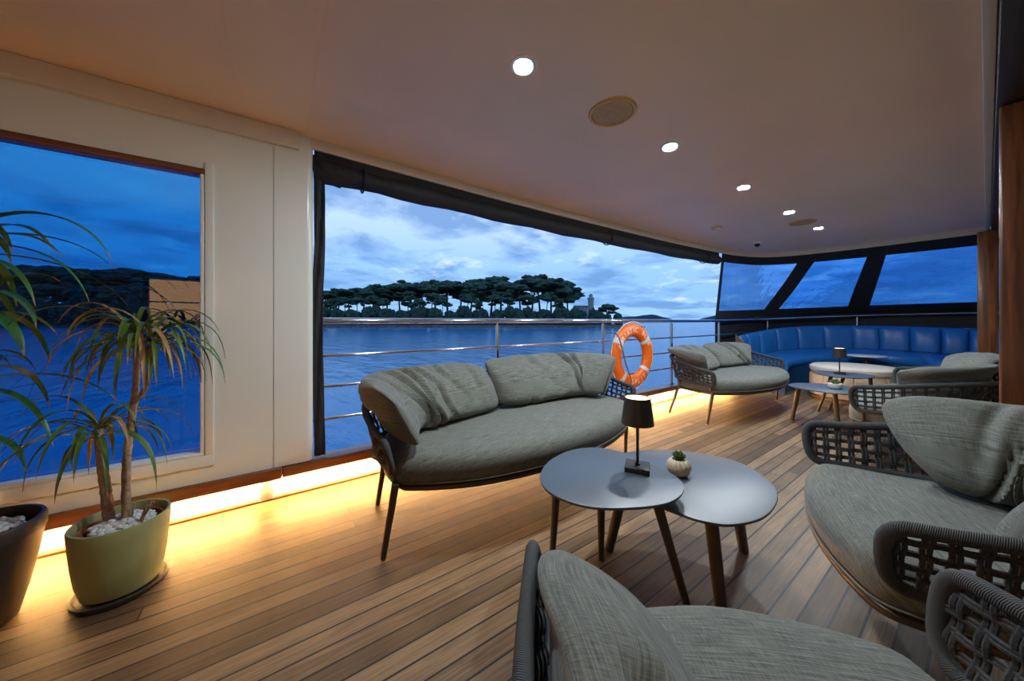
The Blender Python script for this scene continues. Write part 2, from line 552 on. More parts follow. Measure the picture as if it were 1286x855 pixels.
M['pvclight'] = pane_mat('hazy_vinyl_window', (0.50, 0.70, 0.92), 0.02, 0.15, 0.35)
M['pine'] = simple('pine_needles', (0.036, 0.078, 0.045), 0.9, var=0.5, scale=0.35)
M['scrub'] = simple('maquis_scrub', (0.030, 0.062, 0.036), 0.9, var=0.5, scale=0.4)
M['trunk'] = simple('pine_bark', (0.055, 0.042, 0.036), 0.9)
M['rock'] = simple('grey_shore_rock', (0.13, 0.12, 0.115), 0.9, var=0.5, scale=0.6)
M['stone'] = simple('warm_sandstone', (0.62, 0.30, 0.13), 0.85, var=0.2, scale=1.2)
M['tower'] = simple('pale_tower_stone', (0.30, 0.30, 0.31), 0.85, var=0.1, scale=1)
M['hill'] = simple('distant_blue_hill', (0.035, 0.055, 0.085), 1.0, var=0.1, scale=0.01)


def sea_mat():
    m, nt, b = new_mat('evening_sea')
    tc = N(nt, 'ShaderNodeTexCoord')
    b.inputs['Base Color'].default_value = (0.014, 0.27, 0.54, 1)
    b.inputs['Specular IOR Level'].default_value = 0.42
    b.inputs['Roughness'].default_value = 0.16
    b.inputs['IOR'].default_value = 1.33
    mp = N(nt, 'ShaderNodeMapping'); mp.inputs['Scale'].default_value = (0.10, 0.30, 1); mp.inputs['Rotation'].default_value = (0, 0, -TH)
    nt.links.new(tc.outputs['Object'], mp.inputs['Vector'])
    n1 = N(nt, 'ShaderNodeTexNoise'); n1.inputs['Scale'].default_value = 1.4; n1.inputs['Detail'].default_value = 6; n1.inputs['Roughness'].default_value = 0.6
    nt.links.new(mp.outputs[0], n1.inputs['Vector'])
    bp = N(nt, 'ShaderNodeBump'); bp.inputs['Strength'].default_value = 0.5; bp.inputs['Distance'].default_value = 0.5
    nt.links.new(n1.outputs['Fac'], bp.inputs['Height']); nt.links.new(bp.outputs['Normal'], b.inputs['Normal'])
    return m


M['sea'] = sea_mat()


# ------------------------------------------------------------------ sky
def make_world():
    w = bpy.data.worlds.new('dusk_sky'); sc.world = w; w.use_nodes = True
    nt = w.node_tree; nt.nodes.clear()
    out = N(nt, 'ShaderNodeOutputWorld'); bg = N(nt, 'ShaderNodeBackground')
    tc = N(nt, 'ShaderNodeTexCoord')
    sx = N(nt, 'ShaderNodeSeparateXYZ'); nt.links.new(tc.outputs['Generated'], sx.inputs[0])
    X, Y, Z = sx.outputs
    zc = math_node(nt, 'MAXIMUM', Z, 0.0)
    # clear sky by elevation
    rp = N(nt, 'ShaderNodeValToRGB'); els = rp.color_ramp.elements
    els[0].position = 0.0; els[0].color = (0.31, 0.53, 0.86, 1)
    els[1].position = 1.0; els[1].color = (0.06, 0.16, 0.42, 1)
    for p, c in ((0.06, (0.24, 0.46, 0.82)), (0.16, (0.28, 0.50, 0.85)), (0.30, (0.46, 0.62, 0.88)), (0.5, (0.15, 0.33, 0.70))):
        e = els.new(p); e.color = (*c, 1)
    nt.links.new(zc, rp.inputs['Fac'])
    # clouds on a flat layer overhead
    den = math_node(nt, 'ADD', zc, 0.14)
    cv = N(nt, 'ShaderNodeCombineXYZ')
    nt.links.new(math_node(nt, 'DIVIDE', X, den), cv.inputs[0]); nt.links.new(math_node(nt, 'DIVIDE', Y, den), cv.inputs[1])
    mp = N(nt, 'ShaderNodeMapping'); mp.inputs['Scale'].default_value = (1.0, 1.0, 1); mp.inputs['Location'].default_value = (3.1, 1.7, 0)
    nt.links.new(cv.outputs[0], mp.inputs['Vector'])
    n1 = N(nt, 'ShaderNodeTexNoise'); n1.inputs['Scale'].default_value = 1.25; n1.inputs['Detail'].default_value = 9; n1.inputs['Roughness'].default_value = 0.55; n1.inputs['Distortion'].default_value = 0.25
    nt.links.new(mp.outputs[0], n1.inputs['Vector'])
    c1 = N(nt, 'ShaderNodeValToRGB')
    c1.color_ramp.elements[0].position = 0.46; c1.color_ramp.elements[0].color = (0, 0, 0, 1)
    c1.color_ramp.elements[1].position = 0.60; c1.color_ramp.elements[1].color = (1, 1, 1, 1)
    nt.links.new(n1.outputs['Fac'], c1.inputs['Fac'])
    m1 = N(nt, 'ShaderNodeMix'); m1.data_type = 'RGBA'
    nt.links.new(math_node(nt, 'MULTIPLY', c1.outputs['Color'], 0.8), m1.inputs[0]); nt.links.new(rp.outputs['Color'], m1.inputs[6])
    m1.inputs[7].default_value = (0.11, 0.25, 0.54, 1)       # blue-grey cloud bodies
    n2 = N(nt, 'ShaderNodeTexNoise'); n2.inputs['Scale'].default_value = 2.3; n2.inputs['Detail'].default_value = 8; n2.inputs['Roughness'].default_value = 0.6
    mp2 = N(nt, 'ShaderNodeMapping'); mp2.inputs['Location'].default_value = (9.4, 4.2, 2)
    nt.links.new(cv.outputs[0], mp2.inputs['Vector']); nt.links.new(mp2.outputs[0], n2.inputs['Vector'])
    c2 = N(nt, 'ShaderNodeValToRGB')
    c2.color_ramp.elements[0].position = 0.56; c2.color_ramp.elements[0].color = (0, 0, 0, 1)
    c2.color_ramp.elements[1].position = 0.74; c2.color_ramp.elements[1].color = (1, 1, 1, 1)
    nt.links.new(n2.outputs['Fac'], c2.inputs['Fac'])
    lowmask = N(nt, 'ShaderNodeMapRange'); lowmask.inputs['From Min'].default_value = 0.02; lowmask.inputs['From Max'].default_value = 0.06
    nt.links.new(zc, lowmask.inputs['Value'])
    m2 = N(nt, 'ShaderNodeMix'); m2.data_type = 'RGBA'
    nt.links.new(math_node(nt, 'MULTIPLY', c2.outputs['Color'], lowmask.outputs[0]), m2.inputs[0]); nt.links.new(m1.outputs[2], m2.inputs[6])
    m2.inputs[7].default_value = (0.62, 0.76, 0.95, 1)        # bright gaps and rims
    nt.links.new(m2.outputs[2], bg.inputs['Color'])
    bg.inputs['Strength'].default_value = 1.04
    nt.links.new(bg.outputs[0], out.inputs[0])


make_world()

# ================================================================== SETTING
CEIL = 2.07
WX = -2.26          # inner face of the port wall
RX = -2.35          # railing line


def struct(o):
    o['kind'] = 'structure'
    return o


# deck (bow outline on port, straight elsewhere)
bow_deck = [(-2.42, -3.2), (-2.42, 5.5), (-2.25, 6.9), (-1.35, 7.85), (0.0, 8.1), (1.35, 7.85), (2.25, 6.9), (2.42, 5.5), (2.42, -3.2)]
fb = MB()
n = len(bow_deck)
fb.add([(x, y, 0) for x, y in bow_deck] + [(x, y, -0.08) for x, y in bow_deck],
       [tuple(range(n)), tuple(range(2*n-1, n-1, -1))] + [(i, i+n, (i+1) % n + n, (i+1) % n) for i in range(n)])
struct(fb.build('floor', M['deck'], smooth=0))

# ceiling: rounded front corner
ce_port = [(-2.27, -3.2), (-2.27, 0.15), (-2.30, 0.7), (-2.34, 1.7), (-2.35, 2.75), (-2.33, 4.2), (-2.27, 5.35), (-2.20, 5.85), (-2.03, 6.28), (-1.75, 6.50), (-1.26, 6.61), (-0.7, 6.64), (0.0, 6.65)]
ce_s = [Vector((x, y, 0)) for x, y in ce_port[:2]] + catmull([(x, y, 0) for x, y in ce_port[1:]], 5, False)[1:]
outl = [(p.x, p.y) for p in ce_s] + [(2.4, 6.65), (2.4, -3.2)]
cb_ = MB()
n = len(outl)
cb_.add([(x, y, CEIL) for x, y in outl] + [(x, y, CEIL+0.06) for x, y in outl],
        [tuple(range(n-1, -1, -1)), tuple(range(n, 2*n))] + [(i, (i+1) % n, (i+1) % n + n, i+n) for i in range(n)])
# cover strips at the two panel joints near the port corner
for yy in (0.137, -0.158):
    cb_.box((-2.26, yy-0.004, CEIL-0.003), (0.0, yy+0.004, CEIL))
struct(cb_.build('ceiling', M['ceiling'], smooth=0))

# port wall with the big window opening, corner pillar rounded at the railing side
WY0, WY1, WZ0, WZ1 = -2.3, -0.30, 0.325, 1.765
wb = MB()
T = 0.09
wb.box((WX-T, -3.2, 0.19), (WX, WY0, CEIL))
wb.box((WX-T, WY0, 0.19), (WX, WY1, WZ0))
wb.box((WX-T, WY0, WZ1), (WX, WY1, CEIL))
wb.box((WX-T, WY1, 0.19), (WX, -0.022, CEIL))
wb.box((WX-T, -0.03, 0.19), (WX-0.006, -0.01, CEIL))
# pillar
pil = [(WX-T-0.02, -0.017), (WX, -0.017)]
for k in range(9):
    a = k/8*PI/2
    pil.append((WX-0.035+0.035*math.cos(a), 0.135+0.035*math.sin(a)))
pil.append((WX-T-0.02, 0.17))
npil = len(pil)
wb.add([(x, y, 0.19) for x, y in pil] + [(x, y, CEIL) for x, y in pil],
       [tuple(range(npil-1, -1, -1)), tuple(range(npil, 2*npil))] + [(i, (i+1) % npil, (i+1) % npil+npil, i+npil) for i in range(npil)])
struct(wb.build('wall_left', M['wall'], smooth=30))

# window: raised white surround, brown top jamb, tinted pane
win = struct(empty('window_1'))
wf = MB()
wf.box((WX-0.07, WY0+0.002, WZ0-0.0), (WX+0.006, WY1-0.002, WZ0+0.016), 0.004)
wf.box((WX-0.07, WY1-0.018, WZ0+0.016), (WX+0.006, WY1-0.002, WZ1-0.03), 0.004)
wf.box((WX-0.07, WY0+0.002, WZ0+0.016), (WX+0.006, WY0+0.018, WZ1-0.03), 0.004)
wf.box((WX+0.001, WY1, WZ0+0.0005), (WX+0.008, WY1+0.035, WZ1+0.03), 0.003)
wf.box((WX+0.001, WY0-0.03, WZ0-0.055), (WX+0.008, WY1+0.035, WZ0), 0.003)
wf.build('window_frame', M['wall'], win)
hj = MB(); hj.box((WX-0.07, WY0+0.002, WZ1-0.03), (WX+0.004, WY1-0.002, WZ1-0.001), 0.003)
hj.build('head_jamb', M['cap'], win)
gp = MB(); gp.box((WX-0.062, WY0+0.018, WZ0+0.016), (WX-0.056, WY1-0.018, WZ1-0.03))
gp.build('window_pane', M['winpane'], win, smooth=0)

# cornice under the ceiling along the wall
cv_ = MB()
cv_.box((WX, -3.2, 1.985), (WX+0.028, 0.10, CEIL-0.001), 0.004)
cv_.box((WX, -3.2, 1.972), (WX+0.034, 0.10, 1.985), 0.003)
struct(cv_.build('trim_1', M['cream']))

# bulwark strip and varnished cap along the port edge
BX = -2.31
bb = MB()
bb.box((BX-0.05, -3.2, 0.0), (BX, 6.0, 0.125))
for y in (-0.05, 1.5, 2.83, 4.16, 5.5):
    bb.box((BX, y-0.035, 0.002), (BX+0.022, y+0.035, 0.125), 0.006)
struct(bb.build('baseboard_left', M['base'], smooth=30))
cp = MB()
cp.box((BX-0.07, -3.2, 0.126), (WX+0.018, 0.02, 0.19), 0.008)
cp.box((BX-0.07, 0.0205, 0.126), (WX+0.012, 6.0, 0.185), 0.008)
struct(cp.build('trim_2', M['cap']))
sm = MB(); sm.box((BX, -3.2, 0.0), (BX+0.022, 6.0, 0.016), 0.005)
struct(sm.build('trim_3', M['cap']))
# cream lip that closes the ceiling edge above the canvas
lipp = [p for p in ce_s if p.y > 0.1]
lb = MB()
lb.slab(lambda u, v: Vector((lipp[int(round(u*(len(lipp)-1)))].x, lipp[int(round(u*(len(lipp)-1)))].y, CEIL - 0.0 - 0.062*v)) + Vector((-0.004, 0.004, -0.001)), len(lipp)-1, 2, 0.016)
struct(lb.build('trim_4', M['cream'], smooth=50))

# closing walls of the lounge behind and to starboard
ws = MB(); ws.box((2.4, -3.2, 0.0), (2.46, 6.0, CEIL))
wcurve = catmull([(2.43, 6.0, 0), (2.36, 6.5, 0), (2.15, 7.0, 0), (1.75, 7.5, 0), (1.15, 7.82, 0)], 6, False)
ws.slab(lambda u, v: Vector((wcurve[int(round(u*(len(wcurve)-1)))].x, wcurve[int(round(u*(len(wcurve)-1)))].y, v*CEIL)), len(wcurve)-1, 1, 0.05); struct(ws.build('wall_right', M['wall'], smooth=0))
wk = MB(); wk.box((-2.42, -3.28, 0.0), (2.46, -3.2, CEIL)); struct(wk.build('wall_back', M['wall'], smooth=0))

# dark beam on the centreline, cream edge strip on its port side
be = MB(); be.box((0.022, -3.2, 1.93), (0.26, 6.6, CEIL-0.002), 0.004)
struct(be.build('trim_5', M['darkwood']))
es = MB(); es.box((-0.012, -3.2, 2.035), (0.02, 6.6, CEIL-0.001), 0.003)
struct(es.build('trim_6', M['cream']))
# beam fascia along the front edge of the ceiling
for nm, lo, hi, lab in (('wooden_post', (0.03, 2.56), (0.15, 2.68), 'varnished reddish wooden post nearest the camera at the right edge'),
                        ('wooden_post', (-0.062, 5.98), (0.062, 6.10), 'farther varnished wooden post standing beside the blue bench')):
    top = 1.93 if lo[0] > 0 else CEIL - 0.04
    pr = empty(nm, ((lo[0]+hi[0])/2, (lo[1]+hi[1])/2, 0), 0, lab, 'post', 'wooden posts on the centreline')
    hw, hd = (hi[0]-lo[0])/2, (hi[1]-lo[1])/2
    q = MB(); q.box((-hw, -hd, 0.0), (hw, hd, 1.93), 0.008); q.build('post_shaft', M['post'], pr)
    q = MB(); q.box((-hw-0.006, -hd-0.006, 0.0), (hw+0.006, hd+0.006, 0.05), 0.004); q.build('post_base', M['steel'], pr)

# ================================================================== RAILING
rail_ctrl = [(RX, 0.10, 1.0), (RX, 1.5, 1.0), (RX, 2.83, 1.0), (RX, 4.17, 1.0), (RX, 5.5, 1.005), (-2.16, 6.85, 1.03), (-1.22, 7.72, 1.085), (0.0, 7.95, 1.11), (1.22, 7.72, 1.11)]
rp_path = catmull(rail_ctrl, 14, False)
# straight part stays straight
for p in rp_path:
    if p.y <= 5.5: p.x = RX
rail = empty('railing', (RX, 2.8, 0), 0, 'polished steel deck railing with three lower bars, curving round the bow', 'railing')


def rel(ps, o): return [Vector(p) - Vector(o.location) for p in ps]


q = MB(); q.tube(rel(rp_path, rail), 0.021, 14); q.build('top_rail', M['steel'], rail)
for dz in (-0.215, -0.405, -0.605):
    q = MB(); q.tube(rel([Vector((p.x, p.y, p.z+dz)) for p in rp_path], rail), 0.0105, 10); q.build('rail_bar', M['steel'], rail)
for (x, y, z) in [(RX, 1.5, 1.0), (RX, 2.83, 1.0), (RX, 4.17, 1.0), (RX, 5.5, 1.0), (-2.16, 6.85, 1.03), (-1.22, 7.72, 1.085), (0, 7.95, 1.11)]:
    z0 = 0.186 if y < 6 else 0.0
    q = MB()
    q.tube(rel([(x, y, z0), (x, y, z-0.035)], rail), 0.017, 14)
    q.tube(rel([(x, y, z-0.04), (x, y, z-0.01)], rail), 0.0085, 10)
    q.lathe([(0.03, 0), (0.03, 0.006), (0.018, 0.02)], tuple(Vector((x, y, z0)) - Vector(rail.location)), 16)
    q.build('rail_post', M['steel'], rail)

# ================================================================== ROLLED CANVAS BLIND
blind = empty('roller_blind', (RX, 2.8, 1.9), 0, 'black canvas side blind rolled up along the ceiling edge above the railing', 'blind')
bp_path = [Vector((p.x-0.035, p.y, 1.905)) for p in ce_s if 0.16 < p.y < 5.38]
bp_path = [Vector((-2.335, 0.178, 1.90))] + bp_path[1:]
q = MB(); q.tube(rel(bp_path, blind), [0.062 + 0.007*math.sin(i*1.7) for i in range(len(bp_path))], 14)
q.build('canvas_roll', M['canvas'], blind)
q = MB()
q.slab(lambda u, v: Vector((bp_path[int(round(u*(len(bp_path)-1)))].x+0.02, bp_path[int(round(u*(len(bp_path)-1)))].y, 2.03-0.13*v)) - Vector(blind.location), len(bp_path)-1, 2, 0.006)
q.build('canvas_flap', M['canvas'], blind)
for y in (0.45, 2.95, 5.0):
    xx = min(bp_path, key=lambda p: abs(p.y-y)).x
    q = MB(); q.tube([(xx-RX+0.073*math.cos(a), y-2.8, 0.005+0.073*math.sin(a)) for a in [2*PI*k/24 for k in range(24)]], 0.006, 6, closed=True, up=(0, 1, 0), ry=0.006)
    q.lathe([(0.0, -0.014), (0.014, -0.01), (0.016, 0), (0.0, 0.012)], (xx-RX+0.07, y-2.8, -0.03), 12)
    q.build('tie_strap', M['canvas'], blind)
q = MB()
q.slab(lambda u, v: Vector((-2.300 - 0.006*math.sin(u*9+v*14), 0.172+0.055*u + 0.006*math.sin(v*8), 1.94-1.745*v)) - Vector(blind.location), 6, 40, 0.008)
q.build('side_strip', M['canvas'], blind)
q = MB()
q.tube(rel([(-2.31, 0.185, 1.99), (-2.315, 0.2, 1.95), (-2.32, 0.25, 1.91), (-2.33, 0.33, 1.90)], blind), [0.03, 0.055, 0.07, 0.069], 12)
q.build('canvas_end', M['canvas'], blind)

# ================================================================== BOW ENCLOSURE
enc = empty('canvas_enclosure', (-1.2, 6.9, 1.0), 0, 'black canvas bow enclosure with clear slanted windows above the blue bench', 'enclosure')
top_c = catmull([(-2.285, 5.47, 2.055), (-2.21, 5.92, 2.055), (-2.05, 6.32, 2.055), (-1.62, 6.56, 2.055), (-0.90, 6.68, 2.055), (0.0, 6.70, 2.055), (0.9, 6.68, 2.055)], 20, False)
bot_c = catmull([(-2.41, 5.52, 1.02), (-2.37, 6.15, 1.04), (-2.22, 6.95, 1.07), (-1.72, 7.58, 1.10), (-1.22, 7.82, 1.12), (0.0, 8.03, 1.14), (1.2, 7.85, 1.14)], 20, False)
NS_ = len(top_c) - 1


def enc_pt(s, t):
    k = max(0, min(NS_, s*NS_)); i = int(k); f = k - i; j = min(i+1, NS_)
    a = top_c[i].lerp(top_c[j], f); b = bot_c[i].lerp(bot_c[j], f)
    return a.lerp(b, t) - Vector(enc.location)


def patch(mb, s0, s1, t0, t1, s0b=None, s1b=None, th=0.008, nu=14, nv=6):
    s0b = s0 if s0b is None else s0b; s1b = s1 if s1b is None else s1b
    mb.slab(lambda u, v: enc_pt(lerp(lerp(s0, s0b, v), lerp(s1, s1b, v), u), lerp(t0, t1, v)), nu, nv, th)


TT, TB = 0.155, 0.87
edges = [(0.03, 0.03), (0.475, 0.33), (0.525, 0.375), (0.655, 0.60), (0.705, 0.655), (0.835, 0.84), (0.85, 0.86), (1.0, 1.0)]
q = MB(); patch(q, 0, 1, 0, TT, nu=60); q.build('canvas_header', M['canvas'], enc)
q = MB(); patch(q, 0, 1, TB, 1.0, nu=60); q.build('canvas_sill', M['canvas'], enc)
mull = [(0.0, 0.0, 0.03, 0.03), (0.475, 0.33, 0.53, 0.385), (0.660, 0.637, 0.695, 0.685), (0.835, 0.84, 0.86, 0.87), (0.985, 0.985, 1.0, 1.0)]
for a, ab, b, bb2 in mull:
    q = MB(); patch(q, a, b, TT, TB, ab, bb2); q.build('canvas_mullion', M['canvas'], enc)
for k, (a, ab, b, bb2) in enumerate([(0.03, 0.03, 0.475, 0.33), (0.53, 0.385, 0.660, 0.637), (0.695, 0.685, 0.835, 0.84), (0.86, 0.87, 0.985, 0.985)]):
    q = MB(); patch(q, a, b, TT, TB, ab, bb2, th=0.003)
    o = q.build('vinyl_window', M['pvclight'] if k == 0 else M['pvc'], enc)
    if k == 0: o['label'] = 'hazy creased vinyl window'
q = MB()
q.slab(lambda u, v: Vector((bot_c[int(round(u*NS_))].x, bot_c[int(round(u*NS_))].y, lerp(bot_c[int(round(u*NS_))].z-0.002, 0.0, v))) - Vector(enc.location), NS_, 4, 0.008)
q.build('canvas_skirt', M['canvas'], enc)

# ================================================================== LIGHTS IN THE CEILING
dl_y = (0.84, 1.963, 3.037, 4.098, 5.083)
dl_lab = ('largest round ceiling downlight, closest to the camera', 'second round downlight, just beyond the big brass speaker', 'third round downlight, middle of the row of five',
          'fourth round downlight, just before the far ceiling speaker', 'smallest and farthest round downlight near the front windows')
for y, lab in zip(dl_y, dl_lab):
    e = empty('ceiling_downlight', (-1.115, y, CEIL), 0, lab, 'ceiling light', 'downlights in a row in the ceiling')
    q = MB(); q.lathe([(0.040, -0.001), (0.040, -0.005), (0.0545, -0.006), (0.058, -0.003), (0.058, -0.0005)], n=36); q.build('trim_ring', M['whiteplastic'], e)
    q = MB(); q.lathe([(0.0395, -0.001), (0.0395, -0.0035), (0.0, -0.0045)], n=36); q.build('diffuser', M['downglow'], e)
    ld = bpy.data.lights.new('downlight_lamp', 'AREA'); ld.shape = 'DISK'; ld.size = 0.075
    ld.energy = 14.0; ld.color = (0.86, 0.94, 1.0)
    lo = bpy.data.objects.new('downlight_lamp', ld); COL.objects.link(lo); lo.parent = e
    lo.location = (0, 0, -0.012); lo.visible_camera = True

for (x, y, lab) in ((-1.105, 1.404, 'large round brass-rimmed ceiling speaker between the two nearest downlights'), (-1.15, 4.655, 'small-looking far ceiling speaker beside the last downlights')):
    e = empty('ceiling_speaker', (x, y, CEIL), 0, lab, 'speaker', 'round ceiling speakers')
    q = MB(); q.lathe([(0.098, -0.0005), (0.104, -0.010), (0.112, -0.011), (0.118, -0.006), (0.119, -0.0005)], n=44); q.build('rim', M['brass'], e)
    q = MB(); q.lathe([(0.098, -0.001), (0.098, -0.006), (0.06, -0.010), (0.0, -0.012)], n=44); q.build('grille', M['speaker'], e)
e = empty('ceiling_security_camera', (-1.776, 5.273, CEIL), 0, 'small white dome security camera on the ceiling near the front corner', 'camera')
q = MB(); q.lathe([(0.045, -0.0005), (0.045, -0.03), (0.04, -0.035), (0.0, -0.035)], n=24); q.build('housing', M['whiteplastic'], e)
q = MB(); q.lathe([(0.0, -0.075), (0.018, -0.07), (0.03, -0.055), (0.033, -0.0352), (0.0, -0.0351)], n=24); q.build('dome', M['lens'], e)
e = empty('smoke_detector', (-1.786, 4.125, CEIL), 0, 'tiny cream smoke detector on the ceiling near the railing', 'detector')
q = MB(); q.lathe([(0.05, -0.0005), (0.05, -0.012), (0.035, -0.03), (0.0, -0.032)], n=24); q.build('housing', M['cream'], e)
q = MB(); q.lathe([(0.052, -0.0005), (0.056, -0.006), (0.052, -0.009), (0.0505, -0.008)], n=24); q.build('mounting_ring', M['brass'], e)

# warm LED strip under the varnished cap
for (y0, y1, lab) in ((-3.1, -0.09, 'warm LED strip glowing under the varnished cap below the big window'), (-0.01, 5.9, 'warm LED strip glowing under the varnished cap below the railing')):
    e = empty('led_strip', (BX+0.028, (y0+y1)/2, 0.122), 0, lab, 'light', 'LED strips under the deck-edge cap')
    q = MB(); q.box((-0.006, y0-(y0+y1)/2, 0.0012), (0.006, y1-(y0+y1)/2, 0.0038)); q.build('mounting_rail', M['whiteplastic'], e, smooth=0)
    q = MB(); q.box((-0.004, y0-(y0+y1)/2, -0.001), (0.004, y1-(y0+y1)/2, 0.001)); q.build('diodes', M['led'], e, smooth=0)


# ================================================================== WOVEN SEATING
class Plan:
    """U-shaped plan of the woven shell, resampled by arc length"""
    def __init__(s, W, yf, yb, n):
        pts = []
        K = 800
        for i in range(K+1):
            a = PI*i/K
            c, sn = math.cos(a), math.sin(a)
            pts.append(Vector((-W/2*math.copysign(abs(c)**(2/n), c), yf + (yb-yf)*abs(sn)**(2/n), 0)))
        s.P = pts; s.cum = [0.0]
        for i in range(1, len(pts)): s.cum.append(s.cum[-1] + (pts[i]-pts[i-1]).length)
        s.L = s.cum[-1]; s.yf, s.yb = yf, yb

    def raw(s, d):
        d = max(0.0, min(s.L, d))
        lo, hi = 0, len(s.cum)-1
        while hi - lo > 1:
            m = (lo+hi)//2
            if s.cum[m] <= d: lo = m
            else: hi = m
        f = (d - s.cum[lo]) / max(1e-9, s.cum[hi]-s.cum[lo])
        return s.P[lo].lerp(s.P[hi], f)

    def at(s, d):
        p = s.raw(d)
        t = s.raw(d+0.02) - s.raw(d-0.02)
        t.normalize()
        n = Vector((-t.y, t.x, 0))       # outward on a left-to-right U
        return p, n


def shell_fn(pl, arm, back, lean):
    def f(d, tt, off=0.0):
        p, n = pl.at(d)
        w = smoothstep((p.y - pl.yf) / (pl.yb - pl.yf) * 1.05)
        b = lerp(arm[0], back[0], w); t = lerp(arm[1], back[1], w)
        h = b + (t-b)*tt
        q = p + n*(lean*(h-arm[0]) + off)
        return Vector((q.x, q.y, h))
    return f


def tube_uv(mb, path, r, n, closed):
    """tube with UV x = length in metres (for the rope winding)"""
    b0 = len(mb.v)
    mb.tube(path, r, n, closed)
    P = [Vector(p) for p in path]; d = 0
    for i in range(len(P)):
        if i: d += (P[i]-P[i-1]).length
        for k in range(n): mb.uv[b0+i*n+k] = (d, k)


def woven_shell(root, pl, arm, back, lean, nh=4, step=0.036, rr=0.0145, cr=(0.0040, 0.0034)):
    S = shell_fn(pl, arm, back, lean)
    pl.tops = (arm[1], back[1])
    L = pl.L
    rs = 0.055
    loop = []
    nb = int(L/0.02)
    for i in range(nb+1): loop.append(S(lerp(rs, L-rs, i/nb), 0.0))
    def endcurve(sign):
        out = []
        for k in range(1, 12):
            a = -PI/2 + PI*k/12
            tt = 0.5 + 0.5*math.copysign(abs(math.sin(a))**0.7, math.sin(a))
            ss = rs*(1-abs(math.cos(a))**0.7) - 0.012*(1-tt)*-1
            out.append((ss, tt))
        return out
    for ss, tt in endcurve(1): loop.append(S(L-ss, tt))
    for i in range(nb+1): loop.append(S(lerp(L-rs, rs, i/nb), 1.0))
    for ss, tt in reversed(endcurve(1)): loop.append(S(ss, tt))
    q = MB(); tube_uv(q, loop, rr, 10, True)
    q.build('rope_wrapped_rim', M['wrap'], root, recalc=False)
    nv = int((L-0.06)/step)
    wv = MB()
    for i in range(nv+1):
        d = 0.03 + (L-0.06)*i/nv
        for o2 in (-cr[0]*1.05, cr[0]*1.05):
            path = []
            for k in range(nh*4+5):
                tt = 0.03 + 0.94*k/(nh*4+4)
                path.append(S(d+o2, tt, 0.0045*math.sin(tt*(nh+1)*PI + i*PI)))
            wv.tube(path, cr[0], 6, cap=False)
    wv.build('upright_cords', M['rope'], root, recalc=False)
    wh = MB()
    for j in range(1, nh+1):
        tt = j/(nh+1)
        m = nv*4
        for dt in ((-0.022, 0.022)):
            path = [S(0.012 + (L-0.024)*k/m, tt+dt, 0.0045*math.cos((k/m*nv)*PI + j*PI)) for k in range(m+1)]
            wh.tube(path, cr[1], 6, cap=False)
    wh.build('woven_cords', M['rope'], root, recalc=False)
    return S


def seat_outline(W, yf, bulge, yb, n=96):
    """rounded D: curved front bulge, rounded back"""
    ctrl = []
    hw = W/2
    ctrl += [(-hw, yf+0.05), (-hw*0.93, yf-0.03)]
    for k in range(1, 8):
        x = lerp(-hw*0.93, hw*0.93, k/8)
        ctrl.append((x, yf - 0.03 - bulge*(1-(x/(hw*0.93))**2)**0.8))
    ctrl += [(hw*0.93, yf-0.03), (hw, yf+0.05), (hw*1.0, lerp(yf, yb, 0.5)), (hw*0.90, yb-0.06), (hw*0.68, yb)]
    for k in range(1, 4): ctrl.append((lerp(hw*0.68, -hw*0.68, k/4), yb))
    ctrl += [(-hw*0.68, yb), (-hw*0.90, yb-0.06), (-hw*1.0, lerp(yf, yb, 0.5))]
    return [(p.x, p.y) for p in catmull([(x, y, 0) for x, y in ctrl], 5, True)]


def leg(root, top, foot, r0=0.0165, r1=0.0115):
    q = MB()
    t, f = Vector(top), Vector(foot)
    q.tube([t, t.lerp(f, 0.5), f + (t-f)*0.02], [r0, lerp(r0, r1, 0.5), r1], 14)
    o = q.build('leg', M['bronze'], root)
    q = MB(); q.tube([f + (t-f)*0.02, f], [r1*0.95, r1*0.9], 12); q.build('foot_glide', M['glide'], o)


